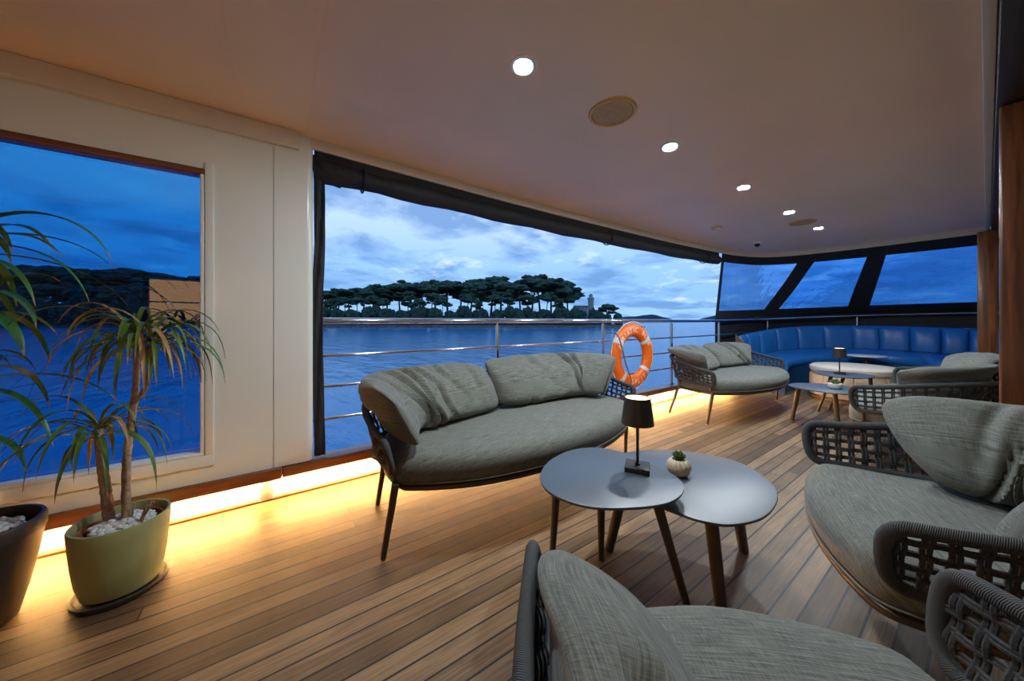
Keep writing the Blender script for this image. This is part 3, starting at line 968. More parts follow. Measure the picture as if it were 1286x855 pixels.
def cushion_mesh(S_plan, d0, d1, h0, h1, thick, lean, gap, creases, seed, endp=3.0, sag=0.03, topw=None, thin=(1, 1), skew=(0, 0), over=0.05):
    """plump loose back cushion that follows the inside of the woven shell"""
    rnd = random.Random(seed)
    mb = MB()
    NU, NV = 84, 44
    vs, uv = [], []
    for i in range(NU+1):
        u = i/NU*2-1
        d = lerp(d0, d1, i/NU)
        p, n = S_plan.at(d)
        e = max(0.0, 1-abs(u)**endp)**0.5
        tf = lerp(thin[0], 1, smoothstep((u+1)/0.9)) * lerp(thin[1], 1, smoothstep((1-u)/0.9))
        a = thick*tf*(0.10+0.90*e)/2
        hh = (h1-h0)/2*(0.80+0.20*max(0, 1-abs(u)**5)**0.6)
        hc = (h0+h1)/2
        wq = smoothstep((p.y - S_plan.yf) / (S_plan.yb - S_plan.yf) * 1.05)
        rim_z = lerp(S_plan.tops[0], S_plan.tops[1], wq) + 0.022
        if topw: hh2 = topw(u)
        else: hh2 = 1.0
        for k in range(NV):
            f = 2*PI*k/NV
            cs, sn = math.cos(f), math.sin(f)
            y = math.copysign(abs(sn)**0.72, sn)
            x = math.copysign(abs(cs)**0.80, cs)
            hrel = (y+1)/2
            taper = 1.12 - 0.62*hrel**1.3
            z = hc + hh*y
            z = h0 + (z-h0)*hh2
            dsk = skew[0]*1.5*(1-hrel)**2.2*max(0, -u)**0.7 - skew[1]*(1-hrel)*max(0, u)**0.7
            if dsk: p, n = S_plan.at(d + dsk)
            dd = gap + thick*tf/2*taper + x*a*taper
            dd -= lean*(z-h0)
            # the soft top slumps outward over the rope rim
            dd -= over*smoothstep((z-rim_z)/0.07)*(0.35+0.65*(1-x)/2)*e
            # creases pinch the inner face; puffs between them
            w = 0.0
            if x > -0.3:
                for (cu, slope, depth, wid, c0, c1) in creases:
                    uc = cu + slope*(hrel-0.5) + 0.03*math.sin(hrel*9+cu*7)
                    g = math.exp(-((u-uc)/wid)**2)
                    env = smoothstep((hrel-c0)/0.18)*smoothstep((c1-hrel)/0.18)
                    w -= depth*g*env
                    w += depth*0.55*math.exp(-((u-uc-wid*1.9)/(wid*1.6))**2)*env
                w *= smoothstep((x+0.3)/0.6) * min(1.0, e*1.3)**1.5
            nz = noise.noise(Vector((d*7+seed, z*7, x)))*0.007 + noise.noise(Vector((d*17+seed, z*15, x)))*0.003
            dd += w + nz
            zz = z + nz*0.8 - (sag*(1-e)*hrel) + (w*0.45 if hrel > 0.8 else 0)
            q = p - n*dd
            vs.append((q.x, q.y, zz)); uv.append((d + 0.0*z, (f if f < PI else f)*0.12 + z*0.0))
    fs = []
    for i in range(NU):
        for k in range(NV):
            fs.append((i*NV+k, i*NV+(k+1) % NV, (i+1)*NV+(k+1) % NV, (i+1)*NV+k))
    fs.append(tuple(range(NV-1, -1, -1))); fs.append(tuple(NU*NV+k for k in range(NV)))
    mb.add(vs, fs, uv)
    return mb


SEAT_B, SEAT_T = 0.300, 0.425


def seat_parts(root, W, yf, bulge, yb, legs):
    ol = seat_outline(W, yf, bulge, yb)
    q = MB()
    q.prism(ol, [(0.055, SEAT_B+0.003), (0.030, SEAT_B+0.004), (0.012, SEAT_B+0.016), (0.003, SEAT_B+0.042), (0.0, SEAT_B+0.068), (0.003, SEAT_B+0.094), (0.014, SEAT_B+0.115), (0.035, SEAT_T+0.004)], crown=0.020)
    for i, v in enumerate(q.v):
        q.v[i] = (v[0], v[1], v[2] + (0.004*noise.noise(Vector((v[0]*6, v[1]*6, 1.3))) if v[2] > 0.38 else 0))
    so = q.build('seat_cushion', M['linen'], root, smooth=60)
    nor = normals2(ol)
    q = MB(); q.tube([(ol[i][0]-nor[i][0]*0.004, ol[i][1]-nor[i][1]*0.004, SEAT_B+0.020) for i in range(len(ol))], 0.0032, 6, closed=True)
    q.build('piping', M['piping'], so)
    q = MB()
    q.tube([(ol[i][0]-nor[i][0]*0.022, ol[i][1]-nor[i][1]*0.022, SEAT_B-0.005) for i in range(len(ol))], 0.0125, 10, closed=True)
    for y in (lerp(yf, yb, 0.25), lerp(yf, yb, 0.7)):
        q.tube([(-W/2*0.93, y, SEAT_B-0.012), (W/2*0.93, y, SEAT_B-0.012)], 0.010, 8)
    q.build('seat_frame', M['bronze'], root)
    for t, f in legs: leg(root, t, f)


# --- sofas
LEAN = 0.24


def make_sofa(loc, rz, label, W=1.735, yf=-0.255, bulge=0.22, arm=(0.375, 0.515), back=(0.405, 0.615)):
    r = empty('woven_sofa', loc, rz, label, 'sofa', 'woven-back sofas with grey cushions')
    pl = Plan(W, yf, 0.29, 4.2)
    woven_shell(r, pl, arm, back, LEAN, nh=4, step=0.040)
    h = W/2
    seat_parts(r, W-0.06, -0.245, bulge, 0.245,
               [((-h+0.02, -0.215, SEAT_B+0.02), (-h-0.02, -0.18, 0)), ((h-0.02, -0.215, SEAT_B+0.02), (h+0.02, -0.18, 0)),
                ((-h+0.10, 0.17, SEAT_B-0.01), (-h+0.09, 0.265, 0)), ((h-0.10, 0.17, SEAT_B-0.01), (h-0.09, 0.265, 0))])
    for sgn in (-1, 1):
        for (x, y) in ((h-0.05, -0.20), (h-0.06, 0.13)):
            q = MB(); q.tube([(sgn*(x-0.01), y, SEAT_B-0.012), (sgn*(x+0.03), y, SEAT_B+0.015), (sgn*(x+0.036 - (0.05 if y > 0 else 0)), y, arm[0]+0.006)], 0.010, 8); q.build('shell_bracket', M['bronze'], r)
    return r, pl


def place(o_mb, name, root, label, group, mat=None):
    o = o_mb.build(name, mat or M['linen'], None, smooth=70)
    o.location = root.location
    o.rotation_euler = root.rotation_euler
    o.scale = root.scale
    tag(o, label, 'cushion', group)
    return o


def cushion(root, plan, d0, d1, label, creases, seed, h0=0.452, h1=0.695, thick=0.185, endp=3.0, sag=0.03, topw=None, gap=0.030, lean=0.24, thin=(1, 1), skew=(0, 0), over=0.05):
    mb = cushion_mesh(plan, d0, d1, h0, h1, thick, lean, gap, creases, seed, endp, sag, topw, thin, skew, over)
    o = place(mb, 'back_cushion', root, label, 'grey back cushions on the woven seats')
    return o


sofa1, pl1 = make_sofa((-1.685, 1.235, 0), PI/2 + 0.060, 'grey woven sofa nearest the window wall, behind the twin coffee tables')
LS = pl1.L
cr_l = [(-0.42, -0.10, 0.026, 0.034, -0.2, 1.2), (-0.16, -0.10, 0.032, 0.030, -0.3, 1.25), (0.04, -0.12, 0.034, 0.026, -0.3, 1.25), (0.24, -0.18, 0.026, 0.026, 0.1, 1.25), (0.50, -0.26, 0.024, 0.028, 0.3, 1.2), (0.76, -0.12, 0.016, 0.03, 0.2, 1.0)]
cr_r = [(-0.55, 0.25, 0.022, 0.035, -0.2, 0.6), (-0.30, -0.22, 0.020, 0.05, 0.3, 1.1), (0.22, -0.1, 0.045, 0.026, 0.1, 1.2), (0.46, -0.26, 0.036, 0.032, 0.2, 1.2), (-0.05, 0.5, 0.016, 0.05, 0.1, 0.7)]
cushion(sofa1, pl1, 0.0, LS*0.466, 'grey back cushion at the left end of the nearest sofa, deeply creased', cr_l, 3, thick=0.29, h1=0.735, gap=0.022, h0=0.448, endp=4, thin=(0.5, 1), over=0.055)
cushion(sofa1, pl1, LS*0.470, LS-0.13, 'grey back cushion at the right end of the nearest sofa, beside the life ring', cr_r, 8, thick=0.285, h1=0.745, sag=0.0, endp=7, gap=0.024, h0=0.448)
sofa2, pl2 = make_sofa((-1.72, 4.27, 0), PI/2 - 0.012, 'farther woven sofa against the railing, beyond the orange life ring')
cushion(sofa2, pl2, 0.10, LS*0.50, 'grey back cushion nearer the life ring on the sofa beyond it', [(0.0, 0.3, 0.035, 0.05, 0, 1.2), (0.4, 0.3, 0.03, 0.05, 0.2, 1.2)], 13, thick=0.26, h1=0.715, gap=0.024, endp=4, h0=0.448, thin=(0.5, 1), over=0.09)
cushion(sofa2, pl2, LS*0.505, LS-0.34, 'grey back cushion on the far sofa, at the end nearer the blue bench', [(-0.1, -0.35, 0.045, 0.04, 0, 1.2), (0.2, -0.3, 0.05, 0.04, 0, 1.2)], 17, thick=0.25, h1=0.72, gap=0.026, endp=6, h0=0.448)
sofa3, pl3 = make_sofa((-0.265, 3.95, 0), -PI/2 - 0.02, 'woven sofa on the right by the wooden posts, facing the railing', W=1.50, bulge=0.07, arm=(0.40, 0.56), back=(0.42, 0.64))
cushion(sofa3, pl3, 0.30, pl3.L*0.49, 'flattened grey back cushion of the right sofa, at the end by the far post', [(0.3, 0.3, 0.03, 0.06, 0, 1.2)], 23, h1=0.755, h0=0.455, thick=0.25, sag=0.05, gap=0.04, endp=2.4)
cushion(sofa3, pl3, pl3.L*0.50, pl3.L-0.20, 'grey back cushion of the right sofa, at the end nearest the camera', [(-0.2, 0.3, 0.03, 0.06, 0, 1.2), (0.3, -0.2, 0.03, 0.05, 0, 1.2)], 29, h1=0.735, h0=0.455, thick=0.25, sag=0.05, gap=0.04, endp=2.4)

# --- armchairs
CHAIR = dict(W=0.80, yf=-0.31, yb=0.37, n=3.2)
chair_plan = Plan(**CHAIR)
CH_ARM, CH_BACK = (0.405, 0.555), (0.415, 0.63)
LC = chair_plan.L


def make_chair(loc, rz, label):
    r = empty('woven_armchair', loc, rz, label, 'armchair', 'woven armchairs with grey cushions')
    woven_shell(r, chair_plan, CH_ARM, CH_BACK, 0.22, nh=4, step=0.038, rr=0.0155, cr=(0.0050, 0.0044))
    seat_parts(r, 0.70, -0.265, 0.07, 0.325,
               [((-0.28, -0.14, SEAT_B-0.01), (-0.32, -0.15, 0)), ((0.28, -0.14, SEAT_B-0.01), (0.32, -0.15, 0)),
                ((-0.27, 0.20, SEAT_B-0.01), (-0.30, 0.24, 0)), ((0.27, 0.20, SEAT_B-0.01), (0.30, 0.24, 0))])
    for sgn in (-1, 1):
        for (x, y) in ((0.31, -0.08), (0.30, 0.16)):
            q = MB(); q.tube([(sgn*(x-0.01), y, SEAT_B-0.012), (sgn*(x+0.07), y, SEAT_B+0.005), (sgn*(x+0.082), y, CH_ARM[0]+0.006)], 0.010, 8); q.build('shell_bracket', M['bronze'], r)
    return r


def chair_at(Mx, My, nx, ny, label):
    l = math.hypot(nx, ny); nx, ny = nx/l, ny/l
    ox, oy = Mx - nx*0.31, My - ny*0.31
    rz = math.atan2(ny, nx) + PI/2
    return make_chair((ox, oy, 0), rz, label)


chair1 = chair_at(-0.298, 1.49, -0.925, -0.38, 'woven armchair at the right edge, its curved seat turned to the coffee tables')
cushion(chair1, chair_plan, LC*0.525, LC-0.25, 'grey cushion at the near side of the right-hand armchair, mostly out of frame', [(0.3, 0.3, 0.014, 0.10, 0, 1.2)], 41, h1=0.71, thick=0.22, h0=0.452, endp=5)
cushion(chair1, chair_plan, 0.22, LC*0.49, 'large rumpled grey cushion against the far arm of the right-hand armchair', [(-0.45, 0.6, 0.022, 0.06, 0.3, 1.2), (-0.1, 0.9, 0.030, 0.05, -0.1, 0.8), (0.25, 0.7, 0.030, 0.06, 0.0, 1.2)], 43, h1=0.722, thick=0.26, h0=0.45, skew=(0.06, 0), endp=5)
chair2 = chair_at(-0.287, 0.700, -0.753, 0.657, 'closest woven armchair at the bottom of the picture, facing away from the camera')
chair2.scale = (0.85, 1, 1.01)
cushion(chair2, chair_plan, LC*0.60, LC-0.01, 'pale grey cushion folded over the left arm of the closest armchair', [(-0.1, 0.5, 0.022, 0.10, -0.2, 1.0), (-0.45, -0.4, 0.03, 0.07, -0.2, 1.2)], 47, h1=0.625, thick=0.25, gap=0.024, h0=0.448, sag=0.095, over=0.15, endp=2.0)
cushion(chair2, chair_plan, 0.62, LC*0.56, 'grey cushion on the right of the closest armchair, out of frame', [(0, 0.3, 0.03, 0.07, 0, 1.2)], 53, h1=0.66)

# ================================================================== COFFEE TABLES
def pebble_top(pts, c, z, th=0.012):
    ol = [(p.x-c[0], p.y-c[1]) for p in catmull([(x, y, 0) for x, y in pts], 10, True)]
    q = MB(); q.prism(ol, [(0.010, z-th), (0.002, z-th+0.002), (0.0, z-th*0.4), (0.0008, z-0.0012), (0.0035, z)])
    return q


TA_C = (-0.83, 1.00); TB_C = (-0.70, 1.36)
TA_P = [(-0.951, 0.793), (-1.047, 0.925), (-1.076, 1.094), (-1.012, 1.218), (-0.852, 1.255), (-0.685, 1.227), (-0.605, 1.154), (-0.585, 1.036), (-0.629, 0.915), (-0.715, 0.800), (-0.837, 0.755)]
TB_P = [(-1.02, 1.30), (-0.992, 1.45), (-0.885, 1.62), (-0.676, 1.719), (-0.508, 1.622), (-0.436, 1.482), (-0.420, 1.307), (-0.461, 1.173), (-0.529, 1.113), (-0.613, 1.090), (-0.72, 1.070), (-0.84, 1.062), (-0.95, 1.13)]


def make_table(name, c, pts, z, legs, r0, r1, label):
    r = empty(name, (c[0], c[1], 0), 0, label, 'coffee table', 'pebble-shaped coffee tables')
    pebble_top(pts, c, z).build('tabletop', M['laminate'], r, smooth=50)
    for (t, f) in legs:
        q = MB()
        a = Vector((t[0]-c[0], t[1]-c[1], z-0.013)); b = Vector((f[0]-c[0], f[1]-c[1], 0))
        q.tube([a, a.lerp(b, 0.5), b], [r0, lerp(r0, r1, 0.5), r1], 14)
        q.build('leg', M['bronze'], r)
    q = MB()
    cc = Vector((0, 0, z-0.019))
    for (t, f) in legs: q.tube([(t[0]-c[0], t[1]-c[1], z-0.019), cc], 0.006, 8)
    q.build('leg_brace', M['bronze'], r)
    return r


tableA = make_table('coffee_table', TA_C, TA_P, 0.42, [((-0.93, 0.86), (-1.032, 0.925)), ((-0.625, 1.02), (-0.584, 1.150)), ((-0.822, 0.98), (-0.932, 1.112))], 0.0165, 0.012,
                    'smaller taller pebble-shaped coffee table holding the nearer lamp')
tableB = make_table('coffee_table', TB_C, TB_P, 0.36, [((-0.83, 1.125), (-0.951, 1.187)), ((-0.547, 1.215), (-0.513, 1.225)), ((-0.575, 1.47), (-0.608, 1.657))], 0.022, 0.019,
                    'larger lower pebble-shaped coffee table holding the ribbed succulent pot')
tA2 = copy_tree(tableA); tA2.location = (-0.90, 5.02, 0); tA2.rotation_euler = (0, 0, 0.25)
tag(tA2, 'taller far coffee table holding the small lamp beside the round pouf')
tB2 = copy_tree(tableB); tB2.location = (-0.87, 4.30, 0); tB2.rotation_euler = (0, 0, -0.4); tB2.scale = (0.88, 0.88, 1)
tag(tB2, 'lower far coffee table holding a small white plant bowl')


# ================================================================== TABLE LAMPS
def make_lamp(loc, rz, label, zs=1.0):
    r = empty('table_lamp', loc, rz, label, 'lamp', 'small black cordless table lamps')
    q = MB(); q.box((-0.050, -0.050, 0.0), (0.050, 0.050, 0.021), 0.003); q.build('base', M['blackmetal'], r)
    q = MB(); q.tube([(0, 0, 0.021), (0, 0, 0.215)], 0.006, 12); q.lathe([(0.011, 0.021), (0.011, 0.027), (0.006, 0.03)], n=16); q.build('stem', M['blackmetal'], r)
    q = MB()
    q.lathe([(0.0655, 0.185), (0.0675, 0.185), (0.0675, 0.188), (0.054, 0.287), (0.054, 0.291), (0.051, 0.291), (0.051, 0.286), (0.0645, 0.188), (0.0655, 0.185)], n=48)
    sh = q.build('lamp_shade', M['blackmetal'], r)
    q = MB(); q.lathe([(0.0, 0.279), (0.0505, 0.2865), (0.0505, 0.2885), (0.0, 0.289)], n=32); q.build('top_diffuser', M['lampglow'], sh)
    q = MB(); q.lathe([(0.006, 0.214), (0.045, 0.214), (0.045, 0.218), (0.006, 0.218)], n=32); q.build('lower_diffuser', M['lampglow'], sh)
    r.scale = (0.9, 0.9, 0.97)
    return r


make_lamp((-0.785, 1.150, 0.42), 0.55, 'black table lamp with lit shade on the nearer coffee table')
make_lamp((-0.93, 5.03, 0.42), 0.3, 'small distant table lamp on the far coffee table before the pouf')

# ================================================================== SUCCULENTS
def rosette(mb, c, n, r0, r1, h, rnd, w=0.006):
    for k in range(n):
        a = 2*PI*k/n*1.618*2 + rnd.random()*0.3
        t = k/n
        rr = lerp(r1, r0, t)
        hh = lerp(h*0.55, h, t)
        d = Vector((math.cos(a), math.sin(a), 0))
        p = [Vector(c), Vector(c)+d*rr*0.45+Vector((0, 0, hh*0.5)), Vector(c)+d*rr*0.85+Vector((0, 0, hh*0.9)), Vector(c)+d*rr+Vector((0, 0, hh))]
        mb.tube(p, [w*0.7, w, w*0.7, w*0.1], 6)


r = empty('succulent_pot', (-0.738, 1.365, 0.36), 0, 'cream twist-ribbed pot with a tiny succulent on the nearer lower table', 'plant pot')
q = MB()
prof = [(0.0, 0.0), (0.020, 0.0), (0.030, 0.004), (0.040, 0.016), (0.045, 0.032), (0.043, 0.048), (0.035, 0.060), (0.027, 0.066), (0.025, 0.066), (0.025, 0.058), (0.0, 0.058)]
q.lathe(prof, n=96, twist=lambda a, z: 1 + 0.075*math.sin(14*a + z*70) * (1 if z > 0.001 else 0))
q.build('pot', M['ceramic'], r)
q = MB(); q.lathe([(0.0255, 0.0585), (0.0, 0.060)], n=20); q.build('soil', M['soil'], r)
q = MB(); rosette(q, (0, 0, 0.060), 30, 0.007, 0.030, 0.044, R0, 0.005); q.build('succulent', M['succ'], r)
r = empty('plant_bowl', (-0.83, 4.32, 0.36), 0, 'small white bowl with a green plant on the far lower table', 'plant pot')
q = MB(); q.lathe([(0.0, 0.0), (0.035, 0.0), (0.05, 0.012), (0.058, 0.04), (0.056, 0.05), (0.053, 0.05), (0.05, 0.04), (0.0, 0.038)], n=36); q.build('bowl', M['whitebowl'], r)
q = MB(); rosette(q, (0, 0, 0.038), 26, 0.012, 0.045, 0.055, R0, 0.007); q.build('succulent', M['succ'], r)

# ================================================================== POUF, BACK TABLE, BENCH
r = empty('round_pouf', (-0.97, 5.95, 0), 0, 'big round cream pouf in front of the blue bench', 'pouf')
q = MB(); q.lathe([(0.38, 0.0), (0.40, 0.004), (0.40, 0.04), (0.39, 0.05)], n=56); q.build('plinth', M['poufwood'], r)
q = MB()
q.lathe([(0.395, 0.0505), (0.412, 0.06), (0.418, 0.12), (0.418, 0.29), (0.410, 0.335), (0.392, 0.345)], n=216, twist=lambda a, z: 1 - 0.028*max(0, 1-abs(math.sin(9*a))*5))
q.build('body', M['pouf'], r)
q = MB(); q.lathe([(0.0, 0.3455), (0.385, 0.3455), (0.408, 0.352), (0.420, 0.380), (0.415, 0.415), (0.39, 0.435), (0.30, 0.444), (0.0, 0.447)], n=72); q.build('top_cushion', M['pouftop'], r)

r = empty('pedestal_table', (-0.955, 6.62, 0), 0, 'small round white pedestal table behind the pouf', 'side table')
q = MB(); q.lathe([(0.0, 0.512), (0.20, 0.512), (0.205, 0.518), (0.205, 0.526), (0.20, 0.53), (0.0, 0.53)], n=48); q.build('tabletop', M['whitetop'], r)
q = MB(); q.lathe([(0.0, 0.0), (0.13, 0.0), (0.13, 0.008), (0.04, 0.02), (0.028, 0.04), (0.028, 0.49), (0.06, 0.511), (0.0, 0.5115)], n=32); q.build('pedestal', M['bronze'], r)

bench = empty('banquette_bench', (-1.0, 7.0, 0), 0, 'long curved blue upholstered bench round the bow under the windows', 'bench')
in_c = catmull([(-1.56, 5.62, 0.415), (-1.60, 6.0, 0.44), (-1.48, 6.40, 0.475), (-1.18, 6.78, 0.50), (-0.82, 6.92, 0.515), (-0.52, 6.80, 0.515), (-0.36, 6.42, 0.51), (-0.20, 6.24, 0.51), (0.25, 6.22, 0.51), (0.8, 6.5, 0.51)], 10, False)
out_c = catmull([(-2.14, 5.62, 0.44), (-2.12, 6.0, 0.47), (-1.99, 6.52, 0.53), (-1.72, 7.0, 0.57), (-1.30, 7.32, 0.585), (-0.9, 7.44, 0.585), (-0.45, 7.52, 0.57), (-0.1, 7.56, 0.55), (0.35, 7.56, 0.52), (0.9, 7.45, 0.52)], 10, False)
NB = len(in_c)-1


def bpt(s, w, dz=0.0, zabs=None):
    k = s*NB; i = min(int(k), NB-1); f = k-i
    a = in_c[i].lerp(in_c[i+1], f); b = out_c[i].lerp(out_c[i+1], f)
    p = a.lerp(b, w)
    p = Vector((p.x, p.y, p.z+dz if zabs is None else zabs))
    return p - Vector(bench.location)


def bench_loft(prof, s0=0.0, s1=1.0, nseg=90):
    """prof: list of (w, fn(s)->z offset from the seat or absolute)"""
    mb = MB(); n = len(prof); vs, fs = [], []
    for i in range(nseg+1):
        s = lerp(s0, s1, i/nseg)
        for (w, dz, ab) in prof:
            vs.append(bpt(s, w, dz, ab))
    for i in range(nseg):
        for k in range(n):
            fs.append((i*n+k, i*n+(k+1) % n, (i+1)*n+(k+1) % n, (i+1)*n+k))
    fs.append(tuple(range(n-1, -1, -1))); fs.append(tuple(nseg*n+k for k in range(n)))
    mb.add(vs, fs)
    return mb


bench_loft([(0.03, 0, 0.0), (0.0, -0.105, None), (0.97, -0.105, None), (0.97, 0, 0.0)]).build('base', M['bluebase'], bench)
ns = 9
for k in range(ns):
    bench_loft([(-0.01, -0.095, None), (-0.03, -0.07, None), (-0.03, -0.03, None), (0.0, -0.006, None), (0.06, 0.0, None), (0.90, 0.0, None), (0.93, -0.02, None), (0.93, -0.1, None)], k/ns+0.0006, (k+1)/ns-0.0006, 12).build('seat_pad', M['blue'], bench)
nb_ = 13
for k in range(nb_):
    s0, s1 = k/nb_, (k+1)/nb_
    mb = MB(); vs, fs = [], []
    NU2, prof = 10, None
    for i in range(NU2+1):
        u = i/NU2
        s = lerp(s0, s1, u)
        pf = 0.035*(1-(2*u-1)**6)           # each upholstered channel bulges between its seams
        ring = [(1.0, 0.0), (0.90-pf*1.3, 0.004), (0.90-pf*1.5, 0.05), (0.91-pf*1.5, 0.16), (0.93-pf*1.4, 0.28), (0.955-pf, 0.325), (0.985, 0.345), (1.03, 0.335), (1.04, 0.0)]
        for (w, dz) in ring:
            vs.append(bpt(s, w, dz))
    n = len(ring)
    for i in range(NU2):
        for j in range(n):
            fs.append((i*n+j, i*n+(j+1) % n, (i+1)*n+(j+1) % n, (i+1)*n+j))
    fs.append(tuple(range(n-1, -1, -1))); fs.append(tuple(NU2*n+j for j in range(n)))
    mb.add(vs, fs)
    mb.build('back_panel', M['blue'], bench, smooth=60)
# wooden end board of the bench by the railing
q = MB()
q.slab(lambda u, v: Vector((lerp(-2.16, -1.95, u), 5.60, lerp(0.44, 0.80-0.22*u, v))) - Vector(bench.location), 6, 6, 0.02)
q.build('end_board', M['cap'], bench)

# ================================================================== LIFE RING
RC = Vector((-2.278, 3.235, 0.612))
ring = empty('life_ring', RC, 0, 'orange life ring with white lettering hung on the railing', 'life ring')
RM, RA, RB = 0.286, 0.074, 0.048      # mean radius, half width in the plane, half thickness


def ring_pt(a, f, k=1.0):
    """a: angle round the ring (0 = forward, pi/2 = up); f: section angle (0 = inboard face)"""
    rad = RM + RA*k*math.sin(f)
    return Vector((RB*k*math.cos(f), rad*math.cos(a), rad*math.sin(a)))


def ring_arc(a0, a1, k, na, nf=28, f0=0, f1=2*PI):
    mb = MB(); vs, fs = [], []
    full = abs(f1-f0-2*PI) < 1e-6
    cnt = nf if full else nf+1
    for i in range(na+1):
        a = lerp(a0, a1, i/na)
        for j in range(cnt): vs.append(ring_pt(a, lerp(f0, f1, j/nf), k))
    for i in range(na):
        for j in range(nf):
            fs.append((i*cnt+j, i*cnt+(j+1) % cnt, (i+1)*cnt+(j+1) % cnt, (i+1)*cnt+j))
    if full and abs(a1-a0-2*PI) > 1e-4:
        fs.append(tuple(range(cnt-1, -1, -1))); fs.append(tuple(na*cnt+j for j in range(cnt)))
    mb.add(vs, fs)
    return mb


ring_arc(0, 2*PI, 1.0, 96).build('ring_body', M['orange'], ring)
BANDS = [math.radians(d) for d in (148, 38, -38, -132)]
for a in BANDS:
    ring_arc(a-0.085, a+0.085, 1.012, 8).build('reflective_band', M['tape'], ring)
# grab rope loops between the bands
for a, b in ((BANDS[0], BANDS[1]), (BANDS[1], BANDS[2]), (BANDS[2], BANDS[3]), (BANDS[3], BANDS[0]-2*PI)):
    path = []
    for k in range(25):
        t = k/24; an = lerp(a, b, t)
        rad = RM + RA + 0.006 + 0.012*math.sin(PI*t)
        path.append((0.004+0.01*math.sin(PI*t), rad*math.cos(an), rad*math.sin(an)))
    q = MB(); q.tube(path, 0.0045, 8); q.build('grab_rope', M['ringrope'], ring)


def ring_text(txt, a_mid, size, spread, flip=False):
    """letters bent round the inboard face of the ring"""
    mb = MB()
    nlet = len(txt)
    for i, ch in enumerate(txt):
        if ch == ' ': continue
        cu = bpy.data.curves.new('glyph', 'FONT'); cu.body = ch; cu.size = size; cu.align_x = 'CENTER'; cu.align_y = 'CENTER'
        cu.resolution_u = 3
        ob = bpy.data.objects.new('glyph', cu)
        COL.objects.link(ob)
        dg = bpy.context.evaluated_depsgraph_get()
        me = bpy.data.meshes.new_from_object(ob.evaluated_get(dg))
        bmm = bmesh.new(); bmm.from_mesh(me)
        bmesh.ops.triangulate(bmm, faces=bmm.faces)
        bmesh.ops.subdivide_edges(bmm, edges=bmm.edges, cuts=2, use_grid_fill=True)
        bmm.verts.index_update()
        off = (i-(nlet-1)/2)*spread
        vs = []
        for v in bmm.verts:
            x, y = v.co.x*1.05, v.co.y
            # seen from inboard (+X side looking to -X): right hand is +Y (forward)
            if not flip:
                a = a_mid - off - x/(RM); rad = y
            else:
                a = a_mid + off + x/(RM); rad = -y
            f = math.asin(max(-0.95, min(0.95, rad/RA)))
            vs.append(ring_pt(a, f, 1.016))
        mb.add(vs, [[q2.index for q2 in fc.verts] for fc in bmm.faces])
        bmm.free()
        bpy.data.objects.remove(ob); bpy.data.curves.remove(cu); bpy.data.meshes.remove(me)
    return mb


ring_text('ADRIATIC', math.radians(122), 0.078, 0.175).build('lettering', M['letter'], ring, smooth=0, recalc=False)
ring_text('BLUE', math.radians(44), 0.078, 0.19).build('lettering', M['letter'], ring, smooth=0, recalc=False)
ring_text('SPLIT', math.radians(-78), 0.078, 0.2, True).build('lettering', M['letter'], ring, smooth=0, recalc=False)
# steel holder: a bent rod from the railing post round the ring
hd = empty('ring_holder', (RX, 2.86, 0.5), 0, 'thin steel rod bracket holding the life ring to its railing post', 'bracket')
q = MB(); q.tube(rel(catmull([(RX+0.012, 2.85, 0.87), (-2.30, 2.87, 0.875), (-2.208, 2.90, 0.84), (-2.208, 3.02, 0.56), (-2.208, 3.10, 0.40), (-2.212, 3.12, 0.33), (-2.215, 3.13, 0.22)], 6, False), hd), 0.0075, 8); q.build('rod', M['steel'], hd)
q = MB(); q.tube(rel([(-2.215, 3.13, 0.22), (-2.28, 3.13, 0.20), (-2.322, 3.13, 0.215)], hd), 0.0065, 8); q.build('hook', M['steel'], hd)


# ================================================================== POTTED PLANTS
def strap_leaf(mb, base, az, el, length, width, droop, rnd, m=0, seg=9, tipm=None):
    d = Vector((math.cos(az)*math.cos(el), math.sin(az)*math.cos(el), math.sin(el)))
    p = Vector(base); pts = [p.copy()]
    st = length/seg
    for k in range(seg):
        d = (d + Vector((0, 0, -droop*(0.35+1.3*k/seg)/seg*1.0))).normalized()
        p = p + d*st; pts.append(p.copy())
    vs, fs = [], []
    for k, c in enumerate(pts):
        t = k/seg
        w = width*min(1.0, 0.35+t*2.2)*max(0.03, (1-t**2.6))
        tg = (pts[min(k+1, seg)]-pts[max(k-1, 0)]).normalized()
        sd = tg.cross(Vector((0, 0, 1)))
        if sd.length < 1e-3: sd = Vector((-math.sin(az), math.cos(az), 0))
        sd.normalize()
        up = sd.cross(tg)
        vs += [c - sd*w*0.5 + up*w*0.14, c - up*w*0.02, c + sd*w*0.5 + up*w*0.14, c - up*(w*0.02+0.0012)]
    for k in range(seg):
        a = k*4; b = a+4
        fs += [(a, a+1, b+1, b), (a+1, a+2, b+2, b+1), (a+2, a+3, b+3, b+2), (a+3, a, b, b+3)]
    base_i = len(mb.f)
    mb.add(vs, fs, m=m)
    if tipm is not None:
        for i in range(base_i + 4*(seg-1), base_i+4*seg): mb.mi[i] = tipm


